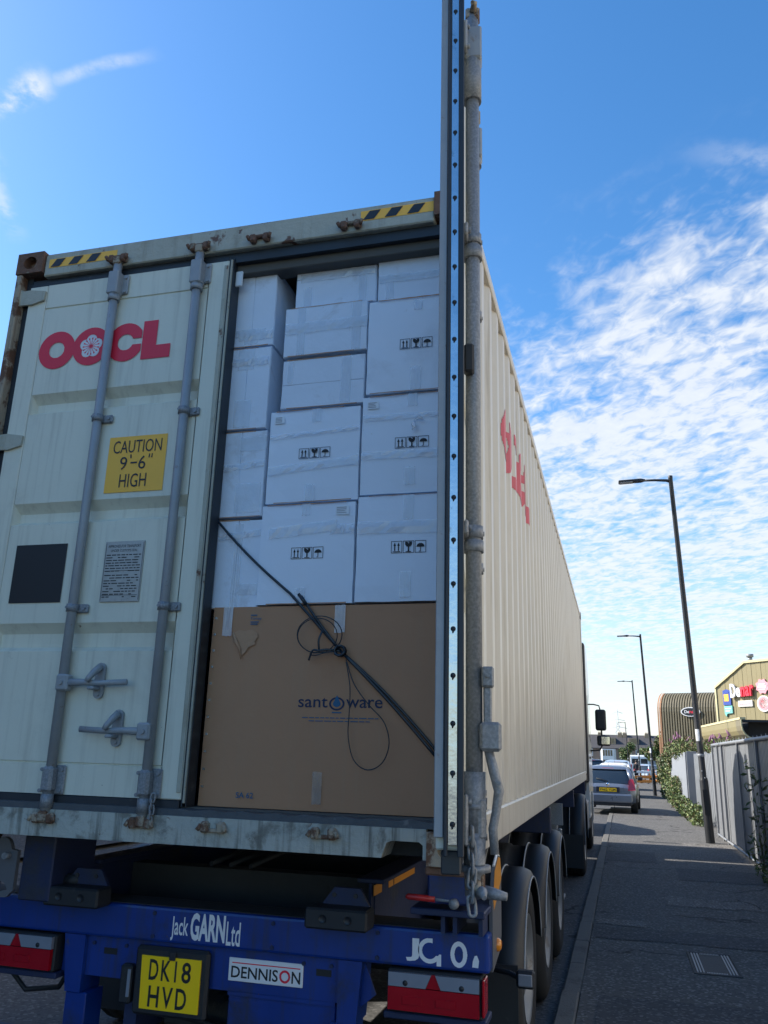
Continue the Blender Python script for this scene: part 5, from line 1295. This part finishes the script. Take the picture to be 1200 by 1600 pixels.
    m = MB(); m.tube([(0, -L/2+.75, H-.01), (0, -L/2+.62, H+.10)], .005, 5); obj('aerial', m, rubber, t)
    t.location = loc; t.rotation_euler = (0, 0, rz); return t
car('silver blue hatchback parked half on the pavement in front of the lorry', carblue, (1.50, 26.95, gz(27)+.045), R(-3.0), H=1.44)
car('white car parked just ahead of the silver blue hatchback', carwhite, (1.62, 39.5, gz(40)+.045), R(-2), H=1.52, plate='b')
car('pale blue car third in the row along the kerb', carpale, (1.72, 50.5, gz(50)+.045), R(-2), H=1.66, Wd=1.78, plate='b')
car('low grey car hidden in front of the lorry cab, its shadow on the pavement', cardark, (.02, 18.9, gz(19)), 0, H=1.48, plate='b')
car('dark people carrier facing away on the left of the road', cardark, (-.10, 62, gz(62)), R(2), H=1.75, Wd=1.85, L=4.5, plate='b', group='cars on the road')
car('blue and white car beyond the orange barriers at the right', carpale, (4.75, 84, gz(84)), R(-30), H=1.45, plate='b', group='cars on the road')
car('pale car left of the dark people carrier', carpale, (-1.9, 74, gz(74)), R(2), H=1.5, plate='b', group='cars on the road')
vn = thing('white_van', 'tall white van with plain rear doors standing behind the person', 'van', (3.95, 96, gz(96)))
g0 = gz(96)
vb = MB(); vb.prism([(94, g0+.35), (94, g0+2.25), (94.15, g0+2.38), (97.6, g0+2.36), (98.5, g0+1.45), (99.3, g0+1.15), (99.4, g0+.35)], lambda a, b, w: (w, a, b), 3.0, 4.95); obj('body', vb, carwhite, vn)
for xa, xb in ((3.05, 3.955), (3.965, 4.90)): bx('rear_door', carwhite, vn, xa, xb, 93.96, 93.998, g0+.45, g0+2.2, .01)
for xa in (3.15, 4.07): bx('rear_window', glass_m, vn, xa, xa+.7, 93.945, 93.959, g0+1.5, g0+2.0)
for xa in (3.02, 4.83): bx('tail_light', redlight, vn, xa, xa+.10, 93.93, 93.958, g0+.9, g0+1.4)
for x in (3.12, 4.82):
    for yw in (94.9, 98.3): obj('wheel', MB().lathe([(.0001, -.1), (.33, -.1), (.33, .1), (.0001, .1)], (x, yw, g0+.33), 'X', 16), tyre_m, vn)
# orange barriers
bg = 'orange barriers round the roadworks'
def barrier(label, x, y, w, rz, h=.95):
    t = thing('barrier', label, 'barrier', (x, y, gz(y)+.04), bg, world=False)
    for z in (.08, .42, .78): bx('rail', orange_b if z < .7 else white_film, t, -w/2, w/2, -.02, .02, z, z+.16, .01)
    for k in range(5): xx = -w/2+.05+k*(w-.1)/4; bx('upright', orange_b, t, xx-.025, xx+.025, -.026, -.0205, .06, h)
    for s in (-1, 1): bx('foot', rubber, t, s*w*.38-.05, s*w*.38+.05, -.25, .25, 0, .06, .01)
    t.rotation_euler = (0, 0, rz); return t
barrier('orange and white barrier right of the third street lamp', 4.05, 69, 1.4, R(8)); barrier('second orange barrier turned end on beside the first', 4.8, 70.5, 1.4, R(-50)); barrier('low orange and white barrier in front of the other two', 3.3, 66, 1.5, R(3), .8)
# pedestrian
def skin(name, verts, edges, radii, mat, parent, sub=1):
    me = bpy.data.meshes.new(name); me.from_pydata(verts, edges, []); me.materials.append(mat)
    o = bpy.data.objects.new(name, me); COL.objects.link(o); o.parent = parent
    md = o.modifiers.new('skin', 'SKIN'); sv = me.skin_vertices[0].data
    for v, r_ in zip(sv, radii): v.radius = (r_, r_) if not isinstance(r_, tuple) else r_
    sv[0].use_root = True; o.modifiers.new('sub', 'SUBSURF').levels = sub; o.modifiers['sub'].render_levels = sub
    md.use_smooth_shade = True; return o
pn = thing('person', 'person in a dark coat and maroon trousers walking along the pavement', 'person', (3.32, 80, gz(80)+.05), world=False)
V = [(0, 0, .93), (0, .0, 1.15), (0, .0, 1.38), (0, .01, 1.47), (0, .02, 1.55), (0, .03, 1.64), (.19, 0, 1.40), (.24, .03, 1.14), (.25, .12, .92), (.255, .15, .84), (-.19, 0, 1.40), (-.24, -.04, 1.14), (-.25, -.02, .90), (-.255, .0, .82), (.09, 0, .90), (.10, .14, .50), (.10, .02, .08), (.10, .16, .03), (-.09, 0, .90), (-.10, -.06, .50), (-.10, -.30, .12), (-.10, -.18, .05)]
E_ = [(0, 1), (1, 2), (2, 3), (3, 4), (4, 5), (2, 6), (6, 7), (7, 8), (8, 9), (2, 10), (10, 11), (11, 12), (12, 13), (0, 14), (14, 15), (15, 16), (16, 17), (0, 18), (18, 19), (19, 20), (20, 21)]
rad = [.13, .12, .13, .06, .07, .085, .06, .05, .04, .045, .06, .05, .04, .045, .09, .06, .045, .04, .09, .06, .045, .04]
skin('body', V, E_, rad, skin_m, pn)
skin('coat', [V[0], (0, 0, 1.15), (0, 0, 1.40), V[6], V[7], V[8], V[10], V[11], V[12], (0, 0, .72)], [(0, 1), (1, 2), (2, 3), (3, 4), (4, 5), (2, 6), (6, 7), (7, 8), (0, 9)], [(.20, .16), (.19, .15), (.19, .14), .08, .07, .055, .08, .07, .055, (.21, .18)], coat_m, pn)
skin('trousers', [V[0], V[14], V[15], V[16], V[18], V[19], V[20]], [(0, 1), (1, 2), (2, 3), (0, 4), (4, 5), (5, 6)], [.15, .11, .08, .065, .11, .08, .065], trou_m, pn)
hm = MB(); hm.lathe([(.0001, 1.765), (.06, 1.75), (.098, 1.69), (.10, 1.63), (.08, 1.58)], (0, .02, 0), 'Z', 12); obj('hair', hm, hair_m, pn)

# terraced houses closing the street
HG = 'terraced houses across the end of the road'
def house(label, x0, w, y, wall_m, bay=False, dormer=False, chim=0):
    g = gz(y)-.1; t = thing('terraced_house', label, 'house', (x0+w/2, y+4, g), HG)
    E = g+4.55; RG = g+7.35; d = 8.0
    bx('wall', wall_m, t, x0, x0+w, y, y+d, g, E)
    m = MB(); m.prism([(y-.25, E-.05), (y+d/2, RG), (y+d+.25, E-.05), (y+d+.25, E-.2), (y-.25, E-.2)], lambda a, b, w_: (w_, a, b), x0-.02, x0+w+.02); rf = obj('roof', m, roof_m, t)
    for c in range(1+chim):
        xx = x0+.5+c*(w-1.0); bx('chimney', tan_m, rf, xx-.45, xx+.45, y+d/2-.8, y+d/2+.2, RG-.7, RG+.35)
        for k in range(3): obj('chimney_pot', MB().cyl((xx-.28+.28*k, y+d/2-.3, RG+.35), (xx-.28+.28*k, y+d/2-.3, RG+.6), .1, n=8), tan_m, rf)
    if dormer:
        bx('dormer', tan_m, rf, x0+w*.28, x0+w*.72, y+1.0, y+3.4, E+.75, E+2.1); bx('dormer_window', glass_m, rf, x0+w*.36, x0+w*.64, y+.94, y+.99, E+1.1, E+1.9)
    def win(xa, xb, za, zb, yy):
        f = bx('window', white_film, t, xa-.08, xb+.08, yy-.06, yy-.002, za-.08, zb+.08); bx('pane', glass_m, f, xa+.03, (xa+xb)/2-.04, yy-.075, yy-.061, za+.03, zb-.03); bx('pane', glass_m, f, (xa+xb)/2+.04, xb-.03, yy-.075, yy-.061, za+.03, zb-.03)
    if bay:
        b_ = MB(); P = lambda a, b, z: (a, b, z)
        b_.prism([(x0+.4, y-.004), (x0+.9, y-.8), (x0+w-2.0, y-.8), (x0+w-1.5, y-.004)], P, g, E-.25); bo = obj('bay', b_, render_m, t)
        for za in (.9, 2.9):
            n_ = 4
            for k in range(n_):
                xa = x0+1.0+k*(w-3.1)/n_; bx('bay_window', glass_m, bo, xa, xa+(w-3.1)/n_*.72, y-.83, y-.802, g+za, g+za+1.2)
    else:
        for za in (.9, 2.9):
            for k in (.25, .68): win(x0+w*k-.5, x0+w*k+.5, g+za, g+za+1.3, y)
    dr_ = bx('door', cardark, t, x0+w-1.15, x0+w-.25, y-.05, y-.002, g, g+2.05)
HS = [(-7.6, 5.2, brick_m, False, False, 0, 'dark brick terraced house mostly hidden behind the lorry mirror'), (-2.4, 5.2, brick_m, True, True, 1, 'terraced house with a white bay front'), (2.8, 4.6, brick_m, False, True, 0, 'brick terraced house with a tan dormer, right of the white bay'), (7.4, 5.0, tan_m, False, False, 1, 'tan brick terraced house at the right end of the row'), (12.4, 5.0, brick_m, False, False, 0, 'brick terraced house beyond the tan one, behind the bush')]
for (x, w, mt, b_, d_, c_, lb) in HS: house(lb, x, w, 186, mt, b_, d_, c_)
# trees before the houses
def tree(label, x, y, h, r, n, cat='tree'):
    g = gz(y); t = thing('street_tree', label, cat, (x, y, g), 'street trees')
    m = MB(); m.tube([(x, y, g), (x+.05, y, g+h*.35), (x+.1, y, g+h*.6)], [.16, .12, .06], 8)
    for k in range(6):
        a = k*1.05; m.tube([(x+.05, y, g+h*(.32+.04*k)), (x+r*.55*math.cos(a), y+r*.55*math.sin(a), g+h*(.6+.05*k))], [.07, .025], 6)
    obj('trunk', m, stem_m, t)
    bl = [(x+random.uniform(-.7, .7)*r, y+random.uniform(-.6, .6)*r, g+h*random.uniform(.45, .92), r*.42, r*.42, h*.13) for _ in range(11)]
    leaves('crown', bl, n, .32, leafm, t, (4, 4, 2, 1)); return t
tree('small green tree in front of the far terrace', 3.5, 150, 5.0, 1.7, 1700)
tree('low green tree right of the small one before the far terrace', 6.6, 146, 4.2, 1.6, 1300)
tree('leafy tree behind the buddleia by the ribbed building', 5.4, 74, 4.6, 1.5, 1500)
sh_ = thing('garage', 'white rendered garage between the far trees and the van', 'building', (5.5, 120, gz(120)))
bx('wall', render_m, sh_, 4.2, 9.5, 118, 124, gz(120), gz(120)+2.5); bx('garage_roof', roof_m, sh_, 4.0, 9.7, 117.8, 124.2, gz(120)+2.5, gz(120)+2.7); bx('garage_door', fence_l, sh_, 4.6, 7.0, 117.95, 117.998, gz(120), gz(120)+2.1)
# pylon far behind
py = thing('pylon', 'faint lattice pylon far beyond the roofs', 'pylon', (2.2, 420, gz(420)))
pm = MB(); zt = 24.0
for sx in (-1, 1):
    for sy in (-1, 1): pm.tube([(2.2+sx*2.4, 420+sy*2.4, -3), (2.2+sx*.9, 420+sy*.9, 13), (2.2, 420, zt)], .07, 4)
for k in range(7):
    z0 = k*2.6; z1 = z0+2.6; w0 = 2.2-z0*.08; w1 = 2.2-z1*.08
    pm.tube([(2.2-w0, 420, z0), (2.2+w1, 420, z1)], .07, 4); pm.tube([(2.2+w0, 420, z0), (2.2-w1, 420, z1)], .07, 4)
obj('tower', pm, M('hazed_pylon_steel', (.55, .6, .64), .7), py)  # pale colour stands in for haze over the distant steel
for z, w in ((15, 4.2), (18.5, 3.4), (22, 2.4)): obj('cross_arm', MB().tube([(2.2-w, 420, z), (2.2, 420, z+.8), (2.2+w, 420, z)], .09, 4), MATS['hazed_pylon_steel'], py)
# building across the road, out of view to the left: its shade covers the near carriageway
lf = thing('brick_warehouse', 'brick warehouse across the road on the left, shading the carriageway', 'building', (-14, -2, 0))
bx('wall', brick_m, lf, -18, -9.4, 1.2, 30, gz(30), 6.6); bx('shade_wing', brick_m, lf, -22, -13.2, -30, -10.2, -.2, 9.0); bx('shade_tower', brick_m, lf, -22, -13.0, -10.19, 2.2, -.2, 15.0)  # unseen wing and tower added, sized to keep sun off the rear
bx('parapet', tan_m, lf, -18.1, -9.3, 1.1, 30.1, 6.6, 6.85)
for k in range(7):
    for z in (1.0, 3.8): f = bx('window', white_film, lf, -9.398, -9.35, 4.6+k*3.4, 6.2+k*3.4, z, z+1.7); bx('pane', glass_m, f, -9.349, -9.34, 4.7+k*3.4, 6.1+k*3.4, z+.1, z+1.6)

# unseen cream warehouse, added so its sunlit wall bounces warm light onto the lorry
wg = thing('bounce_warehouse', 'added cream warehouse wing, unseen behind the near fence, bouncing sunlight onto the lorry', 'building', (12, 10, 0))
bx('wall', M('bounce_wall_cream', (.50, .465, .40), .6, var=.05, vs=.7), wg, 8.6, 18, -6, 30, -.3, 6.4)
bx('roof_edge', clad_edge, wg, 8.5, 18.1, -6.1, 30.1, 6.401, 6.62)
for k in range(7): f = bx('window', white_film, wg, 8.54, 8.598, 5+k*3.6, 6.6+k*3.6, 3.6, 4.8); bx('pane', glass_m, f, 8.52, 8.539, 5.1+k*3.6, 6.5+k*3.6, 3.7, 4.7)
